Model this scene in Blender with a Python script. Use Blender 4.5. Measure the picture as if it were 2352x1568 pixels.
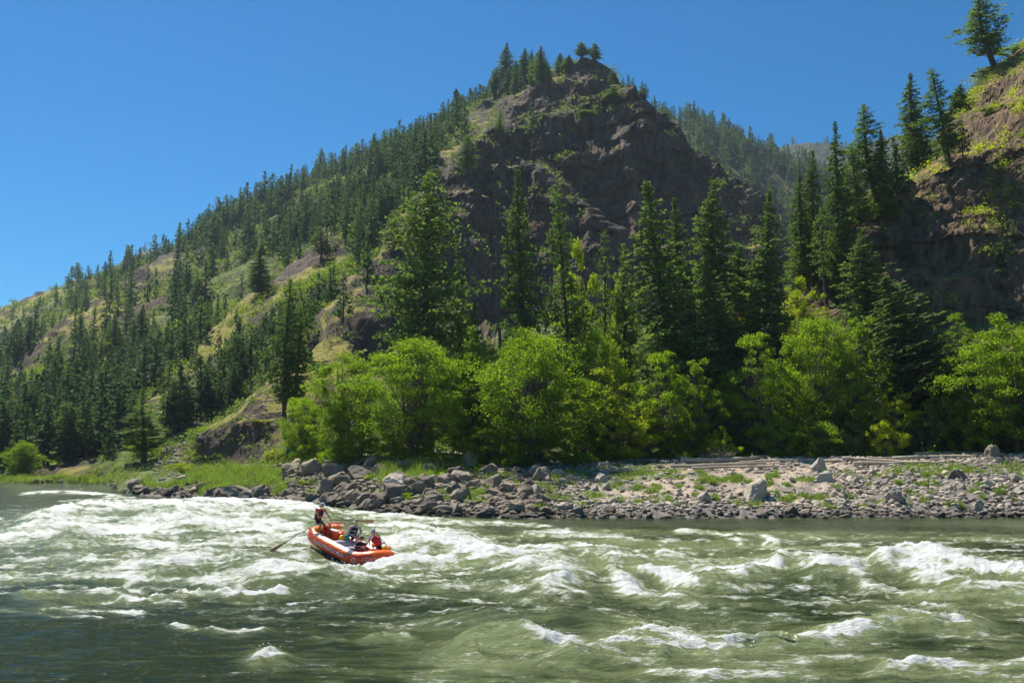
import bpy, bmesh, math, random
import numpy as np
from mathutils import Vector, Matrix, Quaternion
from mathutils.bvhtree import BVHTree

SC = bpy.context.scene
COL = SC.collection
for _o in list(bpy.data.objects):
    bpy.data.objects.remove(_o)
random.seed(7)

# ------------------------------------------------------------------ camera
F = 2287.0                      # focal length in picture units (picture 2352 wide)
CU, CV, HZ = 1176.0, 784.0, 1050.0
CAMH = 4.8
PITCH = math.atan((HZ - CV) / F)
cam_d = bpy.data.cameras.new('camera')
cam_d.sensor_width = 36
cam_d.lens = F / 2352.0 * 36
cam_d.clip_start = 0.1
cam_d.clip_end = 20000
cam = bpy.data.objects.new('camera', cam_d)
cam.location = (0, 0, CAMH)
cam.rotation_euler = (math.pi / 2 + PITCH, 0, 0)
COL.objects.link(cam)
SC.camera = cam

# ------------------------------------------------------------------ sky, sun, exposure
SUN_EL, SUN_AZ = math.radians(54), math.radians(-32)      # azimuth from +Y (view direction) towards +X
world = bpy.data.worlds.new('World')
SC.world = world
world.use_nodes = True
wn, wl = world.node_tree.nodes, world.node_tree.links
wn.clear()
sky = wn.new('ShaderNodeTexSky')
sky.sky_type = 'NISHITA'
sky.sun_disc = False
sky.sun_elevation = SUN_EL
sky.sun_rotation = SUN_AZ
sky.altitude = 900
sky.air_density = 1.0
sky.dust_density = 0.25
sky.ozone_density = 3.0
hsv = wn.new('ShaderNodeHueSaturation')
hsv.inputs['Hue'].default_value = 0.498
hsv.inputs['Saturation'].default_value = 1.95
bg = wn.new('ShaderNodeBackground')
bg.inputs['Strength'].default_value = 0.062
wo = wn.new('ShaderNodeOutputWorld')
wl.new(sky.outputs[0], hsv.inputs['Color'])
wl.new(hsv.outputs[0], bg.inputs['Color'])
wl.new(bg.outputs[0], wo.inputs['Surface'])

sun_d = bpy.data.lights.new('sun', 'SUN')
sun_d.energy = 5.0
sun_d.angle = math.radians(0.53)
sun_d.color = (1.0, 0.95, 0.86)
sun = bpy.data.objects.new('sun', sun_d)
SUNV = Vector((math.sin(SUN_AZ) * math.cos(SUN_EL), math.cos(SUN_AZ) * math.cos(SUN_EL), math.sin(SUN_EL)))
sun.rotation_euler = SUNV.to_track_quat('Z', 'Y').to_euler()
sun.location = (-40, 60, 120)
COL.objects.link(sun)

SC.view_settings.view_transform = 'Standard'
SC.view_settings.look = 'None'
SC.view_settings.exposure = 0.72
SC.view_settings.gamma = 1.0
SC.render.engine = 'CYCLES'
SC.cycles.max_bounces = 6
SC.cycles.transparent_max_bounces = 8
SC.cycles.volume_bounces = 0

# ------------------------------------------------------------------ helpers
def PT(u, v, Y):
    """world point on the sight line through picture point (u, v) at world depth Y"""
    u = np.asarray(u, float); v = np.asarray(v, float); Y = np.asarray(Y, float)
    cx = (u - CU) / F; cy = (CV - v) / F
    dy = math.cos(PITCH) - cy * math.sin(PITCH)
    dz = math.sin(PITCH) + cy * math.cos(PITCH)
    s = Y / dy
    return np.stack([cx * s, Y + 0 * s, CAMH + dz * s], -1)

def GROUND_Y(u, v, z=0.0):
    v = np.asarray(v, float)
    cy = (CV - v) / F
    dy = math.cos(PITCH) - cy * math.sin(PITCH)
    dz = math.sin(PITCH) + cy * math.cos(PITCH)
    return (z - CAMH) / dz * dy

def PROJ(P):
    P = np.asarray(P, float)
    x, y, z = P[..., 0], P[..., 1], P[..., 2] - CAMH
    f = y * math.cos(PITCH) + z * math.sin(PITCH)
    w = -y * math.sin(PITCH) + z * math.cos(PITCH)
    return CU + F * x / f, CV - F * w / f

def vnoise(P, seed=0):
    P = np.asarray(P, float)
    I = np.floor(P).astype(np.int64)
    f = P - I
    f = f * f * f * (f * (f * 6 - 15) + 10)
    def h(dx, dy, dz):
        n = (I[..., 0] + dx) * 374761393 + (I[..., 1] + dy) * 668265263 + (I[..., 2] + dz) * 2147483647 + seed * 1274126177
        n = (n ^ (n >> 13)) & 0xFFFFFFFF
        n = (n * 1274126177) & 0xFFFFFFFF
        n = n ^ (n >> 16)
        return (n & 0xFFFF) / 65535.0
    x, y, z = f[..., 0], f[..., 1], f[..., 2]
    a = h(0,0,0)*(1-x)+h(1,0,0)*x; b = h(0,1,0)*(1-x)+h(1,1,0)*x
    c = h(0,0,1)*(1-x)+h(1,0,1)*x; d = h(0,1,1)*(1-x)+h(1,1,1)*x
    return (a*(1-y)+b*y)*(1-z)+(c*(1-y)+d*y)*z

def fbm(P, oct=4, seed=0, lac=2.03, gain=0.5, ridged=False):
    P = np.asarray(P, float)
    t = np.zeros(P.shape[:-1]); a = 1.0; s = 0.0
    for o in range(oct):
        n = vnoise(P, seed + o * 17) * 2 - 1
        if ridged: n = 1 - 2 * np.abs(n)
        t += a * n; s += a
        a *= gain; P = P * lac + 3.7
    return t / s

def mesh_np(name, V, Fc, mats=(), smooth=False, mi=None):
    """mesh from numpy verts and an (n,k) face array (or a list of faces)"""
    V = np.asarray(V, np.float32)
    me = bpy.data.meshes.new(name)
    me.vertices.add(len(V)); me.vertices.foreach_set('co', V.ravel())
    Fc = np.asarray(Fc, np.int32); k = Fc.shape[1]
    me.loops.add(Fc.size); me.loops.foreach_set('vertex_index', Fc.ravel())
    me.polygons.add(len(Fc))
    me.polygons.foreach_set('loop_start', np.arange(0, Fc.size, k, dtype=np.int32))
    me.polygons.foreach_set('loop_total', np.full(len(Fc), k, np.int32))
    for m in mats: me.materials.append(m)
    if mi is not None: me.polygons.foreach_set('material_index', np.asarray(mi, np.int32))
    me.polygons.foreach_set('use_smooth', np.full(len(Fc), smooth))
    me.update(calc_edges=True)
    return me

def attr(me, name, vals):
    a = me.attributes.new(name, 'FLOAT', 'POINT'); a.data.foreach_set('value', np.asarray(vals, np.float32).ravel())

def vcol(me, name, rgb):
    a = me.attributes.new(name, 'FLOAT_COLOR', 'POINT')
    c = np.ones((len(rgb), 4), np.float32); c[:, :3] = rgb
    a.data.foreach_set('color', c.ravel())

def link(name, me, parent=None, **tags):
    o = bpy.data.objects.new(name, me); COL.objects.link(o)
    if parent is not None: o.parent = parent
    for k, v in tags.items():
        if v is not None: o[k] = v
    return o

def tag(o, label=None, category=None, group=None, kind=None):
    if label: o['label'] = label
    if category: o['category'] = category
    if group: o['group'] = group
    if kind: o['kind'] = kind
    return o

class G:
    """collector of triangles/quads as triangles"""
    def __init__(s): s.V = []; s.F = []; s.M = []; s.n = 0
    def add(s, V, Fc, m=0):
        V = np.asarray(V, float); Fc = np.asarray(Fc, int)
        if Fc.shape[1] == 4: Fc = np.concatenate([Fc[:, [0,1,2]], Fc[:, [0,2,3]]])
        s.V.append(V); s.F.append(Fc + s.n); s.M.append(np.full(len(Fc), m)); s.n += len(V)
    def tube(s, pts, rad, sides=6, m=0, cap=True):
        pts = [Vector(p) for p in pts]; n = len(pts); V = []
        rad = [rad] * n if not hasattr(rad, '__len__') else rad
        up = None
        for i, p in enumerate(pts):
            t = (pts[min(i+1, n-1)] - pts[max(i-1, 0)]).normalized()
            if up is None: up = t.orthogonal().normalized()
            up = (up - t * up.dot(t)); up = up.normalized() if up.length > 1e-6 else t.orthogonal().normalized()
            b = t.cross(up)
            for k in range(sides):
                a = 2 * math.pi * k / sides
                V.append(p + (up * math.cos(a) + b * math.sin(a)) * rad[i])
        Fc = [(i*sides+k, i*sides+(k+1) % sides, (i+1)*sides+(k+1) % sides, (i+1)*sides+k) for i in range(n-1) for k in range(sides)]
        s.add([tuple(v) for v in V], Fc, m)
        if cap:
            for i, e in ((0, 0), (n-1, 1)):
                c = [tuple(V[i*sides+k]) for k in range(sides)] + [tuple(pts[i])]
                s.add(c, [(k, (k+1) % sides, sides) if e else ((k+1) % sides, k, sides) for k in range(sides)], m)
    def box(s, c, size, m=0, rot=None):
        V = np.array([(x, y, z) for x in (-.5, .5) for y in (-.5, .5) for z in (-.5, .5)]) * np.array(size)
        if rot is not None: V = V @ np.array(rot.to_matrix() if hasattr(rot, 'to_matrix') else rot).T
        V = V + np.array(c)
        s.add(V, [(0,1,3,2),(4,6,7,5),(0,4,5,1),(2,3,7,6),(0,2,6,4),(1,5,7,3)], m)
    def ball(s, c, r, m=0, sub=2, fn=None):
        V, Fc = ICO[sub]; V = V * np.array(r)
        if fn is not None: V = fn(V)
        s.add(V + np.array(c), Fc, m)
    def mesh(s, name, mats, smooth=True):
        return mesh_np(name, np.concatenate(s.V), np.concatenate(s.F), mats, smooth, np.concatenate(s.M))

def _ico(sub):
    bm = bmesh.new(); bmesh.ops.create_icosphere(bm, subdivisions=sub, radius=1)
    V = np.array([v.co[:] for v in bm.verts]); Fc = np.array([[v.index for v in f.verts] for f in bm.faces]); bm.free()
    return V, Fc
ICO = {i: _ico(i) for i in (1, 2, 3, 4)}

# ------------------------------------------------------------------ materials
def newmat(name):
    m = bpy.data.materials.new(name); m.use_nodes = True
    nt = m.node_tree; nt.nodes.clear()
    out = nt.nodes.new('ShaderNodeOutputMaterial')
    return m, nt.nodes, nt.links, out

def basic(name, col, rough=0.6, metallic=0.0, var=0.12, scale=20.0, bump=0.0, spec=0.4):
    m, N, L, out = newmat(name)
    b = N.new('ShaderNodeBsdfPrincipled'); L.new(b.outputs[0], out.inputs['Surface'])
    b.inputs['Roughness'].default_value = rough; b.inputs['Metallic'].default_value = metallic
    b.inputs['Specular IOR Level'].default_value = spec
    tc = N.new('ShaderNodeTexCoord'); nz = N.new('ShaderNodeTexNoise'); nz.inputs['Scale'].default_value = scale
    nz.inputs['Detail'].default_value = 4
    L.new(tc.outputs['Object'], nz.inputs['Vector'])
    mx = N.new('ShaderNodeMix'); mx.data_type = 'RGBA'
    mx.inputs['A'].default_value = (*[c * (1 - var) for c in col], 1); mx.inputs['B'].default_value = (*[min(1, c * (1 + var)) for c in col], 1)
    L.new(nz.outputs['Fac'], mx.inputs['Factor']); L.new(mx.outputs['Result'], b.inputs['Base Color'])
    if bump:
        bp = N.new('ShaderNodeBump'); bp.inputs['Strength'].default_value = bump; bp.inputs['Distance'].default_value = 0.05
        L.new(nz.outputs['Fac'], bp.inputs['Height']); L.new(bp.outputs[0], b.inputs['Normal'])
    return m

def leafmat(name, dark, light, trans, tmix=0.45, scale=0.6):
    """foliage: varied diffuse colour plus light shining through the leaf"""
    m, N, L, out = newmat(name)
    tc = N.new('ShaderNodeTexCoord'); nz = N.new('ShaderNodeTexNoise'); nz.inputs['Scale'].default_value = scale
    nz.inputs['Detail'].default_value = 3
    L.new(tc.outputs['Object'], nz.inputs['Vector'])
    gi = N.new('ShaderNodeNewGeometry')
    oi = N.new('ShaderNodeObjectInfo')
    ad = N.new('ShaderNodeMath'); ad.operation = 'MULTIPLY_ADD'; ad.inputs[1].default_value = 0.55; 
    L.new(gi.outputs['Random Per Island'], ad.inputs[0])
    m2 = N.new('ShaderNodeMath'); m2.operation = 'MULTIPLY_ADD'; m2.inputs[1].default_value = 0.35
    L.new(oi.outputs['Random'], m2.inputs[0]); L.new(nz.outputs['Fac'], m2.inputs[2])
    m3 = N.new('ShaderNodeMath'); m3.operation = 'SUBTRACT'; m3.inputs[1].default_value = 0.42
    L.new(m2.outputs[0], m3.inputs[0]); L.new(m3.outputs[0], ad.inputs[2])
    mx = N.new('ShaderNodeMix'); mx.data_type = 'RGBA'; mx.clamp_factor = True
    mx.inputs['A'].default_value = (*dark, 1); mx.inputs['B'].default_value = (*light, 1)
    L.new(ad.outputs[0], mx.inputs['Factor'])
    d = N.new('ShaderNodeBsdfPrincipled'); d.inputs['Roughness'].default_value = 0.7; d.inputs['Specular IOR Level'].default_value = 0.08
    t = N.new('ShaderNodeBsdfTranslucent')
    mt = N.new('ShaderNodeMix'); mt.data_type = 'RGBA'; mt.blend_type = 'MULTIPLY'; mt.inputs['Factor'].default_value = 1
    mt.inputs['B'].default_value = (*trans, 1)
    L.new(mx.outputs['Result'], d.inputs['Base Color']); L.new(mx.outputs['Result'], mt.inputs['A']); L.new(mt.outputs['Result'], t.inputs['Color'])
    ms = N.new('ShaderNodeMixShader'); ms.inputs[0].default_value = tmix
    L.new(d.outputs[0], ms.inputs[1]); L.new(t.outputs[0], ms.inputs[2]); L.new(ms.outputs[0], out.inputs['Surface'])
    return m

def groundmat(name, gold, green, rock, rock2, bump=0.6, fine=0.35, rust=(0.16, 0.075, 0.045)):
    """earth, dry grass, scrub and rock blended by the painted kinds of ground in attribute 'kind'"""
    m, N, L, out = newmat(name)
    b = N.new('ShaderNodeBsdfPrincipled'); L.new(b.outputs[0], out.inputs['Surface']); b.inputs['Roughness'].default_value = 0.9
    b.inputs['Specular IOR Level'].default_value = 0.15
    at = N.new('ShaderNodeAttribute'); at.attribute_name = 'kind'
    sp = N.new('ShaderNodeSeparateColor'); L.new(at.outputs['Color'], sp.inputs[0])
    tc = N.new('ShaderNodeTexCoord')
    def noise(s, det=5, rough=0.6, mapscale=None):
        n = N.new('ShaderNodeTexNoise'); n.inputs['Scale'].default_value = s; n.inputs['Detail'].default_value = det; n.inputs['Roughness'].default_value = rough
        if mapscale:
            mp = N.new('ShaderNodeMapping'); mp.inputs['Scale'].default_value = mapscale
            L.new(tc.outputs['Object'], mp.inputs[0]); L.new(mp.outputs[0], n.inputs['Vector'])
        else: L.new(tc.outputs['Object'], n.inputs['Vector'])
        return n
    n1 = noise(fine, 6, 0.65); n2 = noise(fine * 0.25, 5); n3 = noise(fine * 1.3, 7, 0.75, (1, 1, 0.22)); n4 = noise(fine * 5, 5, 0.7)
    def mix(a, bcol, fac, blend='MIX'):
        x = N.new('ShaderNodeMix'); x.data_type = 'RGBA'; x.blend_type = blend
        for s_, v in (('A', a), ('B', bcol)):
            if isinstance(v, tuple): x.inputs[s_].default_value = (*v, 1)
            else: L.new(v, x.inputs[s_])
        if isinstance(fac, float): x.inputs['Factor'].default_value = fac
        else: L.new(fac, x.inputs['Factor'])
        return x.outputs['Result']
    def ramp(src, lo, hi):
        r = N.new('ShaderNodeMapRange'); r.inputs['From Min'].default_value = lo; r.inputs['From Max'].default_value = hi
        L.new(src, r.inputs['Value']); return r.outputs[0]
    def math_(op, a, c):
        x = N.new('ShaderNodeMath'); x.operation = op
        for i, v in enumerate((a, c)):
            if isinstance(v, float): x.inputs[i].default_value = v
            else: L.new(v, x.inputs[i])
        return x.outputs[0]
    rk = mix(rock, rock2, ramp(n3.outputs['Fac'], 0.35, 0.68))
    rk = mix(rk, rust, ramp(n2.outputs['Fac'], 0.55, 0.75))
    gd = mix(gold, tuple(c * 0.62 for c in gold), ramp(n4.outputs['Fac'], 0.4, 0.7))
    gn = mix(green, tuple(c * 0.45 for c in green), ramp(n1.outputs['Fac'], 0.42, 0.62))
    # green against gold
    fg = ramp(math_('ADD', sp.outputs[1], math_('MULTIPLY', n1.outputs['Fac'], 0.9)), 0.58, 0.86)
    base = mix(gd, gn, fg)
    fr = ramp(math_('ADD', sp.outputs[2], math_('MULTIPLY', n3.outputs['Fac'], 0.8)), 0.68, 0.84)
    base = mix(base, rk, fr)
    L.new(base, b.inputs['Base Color'])
    bp = N.new('ShaderNodeBump'); bp.inputs['Strength'].default_value = bump; bp.inputs['Distance'].default_value = 1.0 / fine * 0.35
    L.new(n3.outputs['Fac'], bp.inputs['Height'])
    bp2 = N.new('ShaderNodeBump'); bp2.inputs['Strength'].default_value = bump; bp2.inputs['Distance'].default_value = 0.08 / fine
    L.new(n4.outputs['Fac'], bp2.inputs['Height']); L.new(bp.outputs[0], bp2.inputs['Normal']); L.new(bp2.outputs[0], b.inputs['Normal'])
    return m

def barkmat(name, col):
    m, N, L, out = newmat(name)
    b = N.new('ShaderNodeBsdfPrincipled'); L.new(b.outputs[0], out.inputs['Surface']); b.inputs['Roughness'].default_value = 0.9
    tc = N.new('ShaderNodeTexCoord'); mp = N.new('ShaderNodeMapping'); mp.inputs['Scale'].default_value = (6, 6, 0.8)
    n = N.new('ShaderNodeTexNoise'); n.inputs['Scale'].default_value = 2; n.inputs['Detail'].default_value = 5
    L.new(tc.outputs['Object'], mp.inputs[0]); L.new(mp.outputs[0], n.inputs['Vector'])
    mx = N.new('ShaderNodeMix'); mx.data_type = 'RGBA'
    mx.inputs['A'].default_value = (*[c * .5 for c in col], 1); mx.inputs['B'].default_value = (*[c * 1.4 for c in col], 1)
    L.new(n.outputs['Fac'], mx.inputs['Factor']); L.new(mx.outputs['Result'], b.inputs['Base Color'])
    return m

M_BARK = barkmat('bark_brown', (0.085, 0.06, 0.045))
M_BARKG = barkmat('bark_grey', (0.12, 0.105, 0.085))
M_NEEDLE = leafmat('needles', (0.055, 0.100, 0.040), (0.19, 0.25, 0.075), (1.3, 1.5, 0.6), 0.40, 0.12)
M_NEEDLEF = leafmat('needles_far', (0.040, 0.078, 0.040), (0.12, 0.18, 0.07), (1.2, 1.4, 0.7), 0.34, 0.02)
M_LEAF = leafmat('leaves_green', (0.065, 0.135, 0.015), (0.255, 0.37, 0.035), (1.6, 1.6, 0.5), 0.55, 0.35)
M_LEAFY = leafmat('leaves_yellow_green', (0.22, 0.31, 0.02), (0.42, 0.47, 0.04), (1.4, 1.4, 0.5), 0.5, 0.5)
M_SLOPE = leafmat('slope_scrub_leaves', (0.11, 0.17, 0.03), (0.25, 0.31, 0.05), (1.3, 1.4, 0.6), 0.45, 0.1)
M_LEAFO = leafmat('leaves_olive', (0.10, 0.14, 0.04), (0.22, 0.27, 0.08), (1.3, 1.4, 0.7), 0.45, 0.4)
M_GRASS = leafmat('grass_blades', (0.13, 0.20, 0.05), (0.29, 0.37, 0.10), (1.3, 1.4, 0.6), 0.4, 0.6)
M_WOOD = barkmat('driftwood_bleached', (0.50, 0.40, 0.29))
M_DEAD = barkmat('dead_wood', (0.16, 0.125, 0.10))
# ------------------------------------------------------------------ terrain sheets
KIND = {'g': (1, 0, 0), 'f': (0, 1, 0), 'r': (0, 0, 1), 'm': (.5, .5, 0), 'q': (.5, 0, .5), 's': (0, .5, .5)}
SHEETS = {}
BVHS = []

def smooth1(a, k, axis=0):
    if k < 1: return a
    w = np.exp(-0.5 * (np.arange(-3*k, 3*k+1) / k) ** 2); w /= w.sum()
    a = np.moveaxis(a, axis, 0); n = len(a)
    pad = np.concatenate([np.repeat(a[:1], 3*k, 0), a, np.repeat(a[-1:], 3*k, 0)])
    out = sum(w[i] * pad[i:i+n] for i in range(len(w)))
    return np.moveaxis(out, 0, axis)

def curve_at(keys, us):
    k = sorted(keys, key=lambda q: q[0]); ku = [q[0] for q in k]
    v = np.interp(us, ku, [q[1] for q in k]); Y = np.interp(us, ku, [q[2] for q in k])
    kd = np.array([KIND[q[3]] if len(q) > 3 else (0, 1, 0) for q in k], float)
    K = np.stack([np.interp(us, ku, kd[:, i]) for i in range(3)], -1)
    return PT(u=us, v=v, Y=Y), K

def behind(keys, dv, dY, kind=None):
    return [(q[0], q[1] + dv, q[2] + dY, kind or (q[3] if len(q) > 3 else 'f')) for q in keys]

def loft(name, curves, rows, us, amp, wl_, rockamp, mat, su=3, sv=2, seed=1):
    cs = [curve_at(c, us) for c in curves]
    P, K, R = [], [], []
    for i in range(len(cs) - 1):
        for j in range(rows[i]):
            t = j / rows[i]
            P.append(cs[i][0] * (1-t) + cs[i+1][0] * t); K.append(cs[i][1] * (1-t) + cs[i+1][1] * t); R.append(i + t)
    P.append(cs[-1][0]); K.append(cs[-1][1]); R.append(len(cs) - 1)
    P = np.array(P); K = np.array(K)
    P = smooth1(smooth1(P, su, 1), sv, 0); K = smooth1(K, 3, 0)
    def normals(P):
        du = np.gradient(P, axis=1); dv = np.gradient(P, axis=0)
        n = np.cross(du, dv); n /= np.linalg.norm(n, axis=-1, keepdims=True) + 1e-9
        return n * np.sign(n[..., 2:3] + 1e-9)
    Nn = normals(P)
    Y = P[..., 1:2]
    a = np.clip(Y * amp, 0.1, 12)
    L_ = np.clip(Y.mean() * wl_, 6, 150)
    big = fbm(P / L_, 5, seed, ridged=True)[..., None]
    steep = np.clip((0.80 - Nn[..., 2:3]) / 0.3, 0, 1)
    rk = np.clip(K[..., 2:3] * 0.75 + steep * 0.5, 0, 1)
    crag = (fbm(P * np.array([1/13., 1/13., 1/46.]), 7, seed + 5, gain=0.6, ridged=True)[..., None] * 1.25
            + fbm(P * np.array([1/34., 1/34., 1/150.]), 4, seed + 9, ridged=True)[..., None] * 2.3)
    # stepped ledges in the rock
    st = np.round((P[..., 2:3] + 4 * fbm(P / 20, 3, seed + 3)[..., None]) / 6.0 * 1.0) * 0.6
    calm = (1 - 0.85 * np.exp(-((np.array(R) - (len(curves) - 2)) / 0.30) ** 2))[:, None, None] if amp > .01 else 1
    rockamp = rockamp * np.clip(Y / 430, 0.45, 1.0) * calm
    foot = np.clip(np.array(R) / 0.9, 0.05, 1)[:, None, None]
    rockamp = rockamp * foot; a = a * (0.4 + 0.6 * calm) * foot
    P = P + Nn * (a * big + rockamp * rk * crag) 
    P[..., 1:2] += rk * rockamp * 0.3 * np.sin(st * 5.1)
    rib = np.clip(fbm(P * np.array([1/48., 1/48., 1/90.]), 5, seed + 33, ridged=True) - 0.12, 0, 1) if name == 'mountain' else 0 * P[..., 0]
    P[..., 2] += 5.0 * rib * (1 - rk[..., 0]) * np.clip(Y[..., 0] / 500, .3, 1)
    Nf = normals(P)
    n_ = fbm(P / (L_ * .35), 5, seed + 21)
    slope = Nf[..., 2]
    rock = np.clip(K[..., 2] * 0.52 + np.clip((0.78 - slope) / 0.30, 0, 1) * 0.75 - np.clip((slope - .82) / .1, 0, 1) * .35 + n_ * 0.35 + rib * 1.25 * (0.4 + K[..., 0]), 0, 1)
    green = np.clip(K[..., 1] * 0.8 - K[..., 0] * .15 + n_ * 0.45 + 0.05, 0, 1)
    nr, nc = P.shape[:2]
    idx = np.arange(nr * nc).reshape(nr, nc)
    Fc = np.stack([idx[:-1, :-1], idx[:-1, 1:], idx[1:, 1:], idx[1:, :-1]], -1).reshape(-1, 4)
    me = mesh_np(name, P.reshape(-1, 3), Fc, (mat,), False)
    vcol(me, 'kind', np.stack([K[..., 0].ravel(), green.ravel(), rock.ravel()], -1))
    o = link(name, me, kind='structure')
    SHEETS[name] = dict(P=P, K=K, rock=rock, green=green, R=np.array(R), N=Nf, obj=o, us=us)
    BVHS.append((name, BVHTree.FromPolygons([tuple(p) for p in P.reshape(-1, 3)], Fc.tolist())))
    return o

M_HILL = groundmat('hill_ground', (0.37, 0.32, 0.07), (0.17, 0.225, 0.04), (0.042, 0.034, 0.028), (0.21, 0.155, 0.10), 1.0, 0.22, rust=(0.17, 0.10, 0.06))
M_HILLR = groundmat('rocky_hill_ground', (0.38, 0.29, 0.08), (0.15, 0.21, 0.04), (0.050, 0.037, 0.028), (0.33, 0.215, 0.125), 1.0, 0.6, rust=(0.19, 0.095, 0.055))

R0 = [(-500,1160,198),(0,1150,190),(300,1150,178),(450,1120,150),(600,1070,142),(700,1050,137),(900,1045,135),(1200,1040,140),(1600,1035,150),(2150,1030,160)]
R1 = [(-500,1080,218,'f'),(0,1085,207,'f'),(170,1090,198,'g'),(300,1085,190,'f'),(450,1062,166,'f'),(520,1015,156,'r'),(600,1005,151,'r'),(700,985,150,'q'),(800,880,175,'q'),(900,810,225,'r'),(1000,770,280,'r'),(1100,760,310,'r'),(1200,760,335,'s'),(1350,760,325,'s'),(1500,770,318,'f'),(1700,740,325,'f'),(1850,700,340,'g'),(2150,680,350,'g')]
R2 = [(-500,1060,235,'f'),(0,1058,225,'f'),(200,1052,215,'f'),(350,1050,203,'f'),(450,1030,182,'g'),(510,985,172,'g'),(560,950,175,'g'),(650,860,192,'g'),(740,765,215,'g'),(830,640,260,'g'),(900,560,300,'g'),(1000,430,360,'g'),(1060,350,400,'g'),(1130,300,430,'g'),(1200,375,410,'g'),(1300,450,380,'g'),(1400,545,358,'g'),(1460,620,352,'r'),(1600,650,356,'r'),(1700,590,366,'q'),(1750,560,372,'g'),(1850,610,385,'g'),(2150,640,400,'g')]
R2B = [(q[0], q[1] + 16, q[2] - 7, 'r' if 900 < q[0] < 1900 else 'q' if 580 < q[0] <= 900 else q[3]) for q in R2]
V2 = [(-500,1062,250,'f'),(450,1034,200,'f'),(740,772,238,'f'),(900,567,325,'f'),(1060,354,425,'f'),(1130,306,440,'g'),(1200,382,424,'g'),(1300,459,394,'g'),(1400,556,369,'q'),(1460,625,360,'r'),(1600,640,362,'r'),(1700,585,373,'r'),(1850,608,395,'g'),(2150,640,410,'g')]
R3 = [(-500,1010,280,'f'),(0,1015,262,'f'),(150,1005,252,'f'),(300,965,245,'g'),(445,835,272,'g'),(588,697,320,'g'),(651,647,345,'g'),(750,560,390,'g'),(850,475,430,'m'),(950,395,470,'f'),(1050,325,495,'m'),(1120,290,465,'g'),(1200,330,428,'r'),(1300,340,404,'r'),(1400,400,390,'r'),(1500,450,384,'r'),(1600,510,386,'r'),(1700,520,392,'r'),(1800,560,412,'g'),(2150,620,460,'g')]
V3 = [(-500,1014,330,'f'),(0,1019,310,'f'),(300,970,290,'f'),(588,703,375,'f'),(750,566,440,'f'),(950,400,515,'f'),(1120,283,485,'g'),(1200,300,446,'q'),(1300,268,420,'s'),(1400,300,404,'r'),(1500,360,398,'r'),(1600,450,400,'r'),(1700,480,406,'r'),(1800,550,428,'g'),(2150,615,480,'g')]
R4 = [(-500,1000,420,'f'),(-200,965,400,'g'),(0,885,400,'g'),(84,815,430,'g'),(168,748,470,'g'),(235,697,510,'g'),(336,632,600,'g'),(450,575,650,'m'),(600,505,680,'f'),(800,412,650,'f'),(950,345,610,'m'),(1050,290,570,'f'),(1130,250,520,'g'),(1200,228,484,'g'),(1280,206,458,'q'),(1370,190,434,'r'),(1450,255,424,'r'),(1530,320,420,'r'),(1600,390,422,'r'),(1700,455,428,'r'),(1800,535,450,'g'),(2150,610,510,'g')]
V4 = [(-500,1004,520,'f'),(0,890,500,'f'),(235,702,600,'f'),(450,578,740,'f'),(800,413,710,'f'),(1050,288,600,'f'),(1200,220,500,'g'),(1370,172,446,'q'),(1450,240,436,'r'),(1600,380,434,'r'),(1800,532,466,'g'),(2150,608,530,'g')]
R5 = [(-500,850,930,'g'),(-200,770,940,'g'),(0,712,950,'g'),(200,648,980,'g'),(330,614,1000,'m'),(450,562,950,'g'),(600,487,900,'m'),(700,434,850,'f'),(800,390,800,'f'),(900,344,740,'f'),(1000,294,670,'m'),(1100,247,600,'f'),(1160,217,560,'f'),(1240,190,516,'g'),(1300,164,488,'m'),(1350,148,468,'r'),(1390,156,460,'r'),(1412,183,456,'r'),(1450,212,454,'r'),(1480,240,452,'r'),(1560,318,450,'r'),(1620,380,450,'r'),(1680,425,452,'r'),(1740,478,456,'g'),(1800,528,480,'g'),(1860,590,500,'g'),(2150,605,560,'g')]
def lower(c, d=38): return [(q[0], q[1] + d * max(0, min(1, (q[0] - 1400) / 80, (1900 - q[0]) / 120))) + tuple(q[2:]) for q in sorted(sum([[k] for k in c], []))]
R5 = lower(R5); V4 = lower(V4, 34); R4 = lower(R4, 28); V3 = lower(V3, 16)
us = np.arange(-500, 2151, 3.0)
loft('mountain', [R0, R1, R2B, R2, V2, R3, V3, R4, V4, R5, behind(R5, 260, 220, 'f')], [24, 90, 8, 8, 66, 8, 76, 8, 60, 10], us, 0.0105, 0.085, 4.6, M_HILL, 3, 1, 3)

H0 = [(1400,1060,118),(1700,1060,118),(2000,1050,112),(2352,1045,106),(2900,1040,106)]
H1 = [(1400,1040,130,'f'),(1600,965,131,'g'),(1700,890,131,'f'),(1850,870,131,'f'),(2000,850,137,'r'),(2100,770,132,'r'),(2200,760,130,'s'),(2352,745,128,'r'),(2900,700,126,'r')]
H2 = [(1400,1035,134,'f'),(1600,910,138,'s'),(1690,760,141,'r'),(1800,750,142,'s'),(1950,670,145,'r'),(2020,580,143,'r'),(2100,575,140,'r'),(2200,560,138,'r'),(2352,530,136,'r'),(2900,450,136,'r')]
H3 = [(1400,1030,138,'f'),(1600,885,143,'g'),(1690,715,146,'q'),(1740,740,147,'g'),(1850,700,150,'m'),(1950,625,152,'m'),(2010,520,150,'r'),(2051,470,150,'r'),(2101,435,153,'q'),(2200,390,155,'r'),(2352,310,153,'r'),(2900,100,153,'r')]
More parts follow.
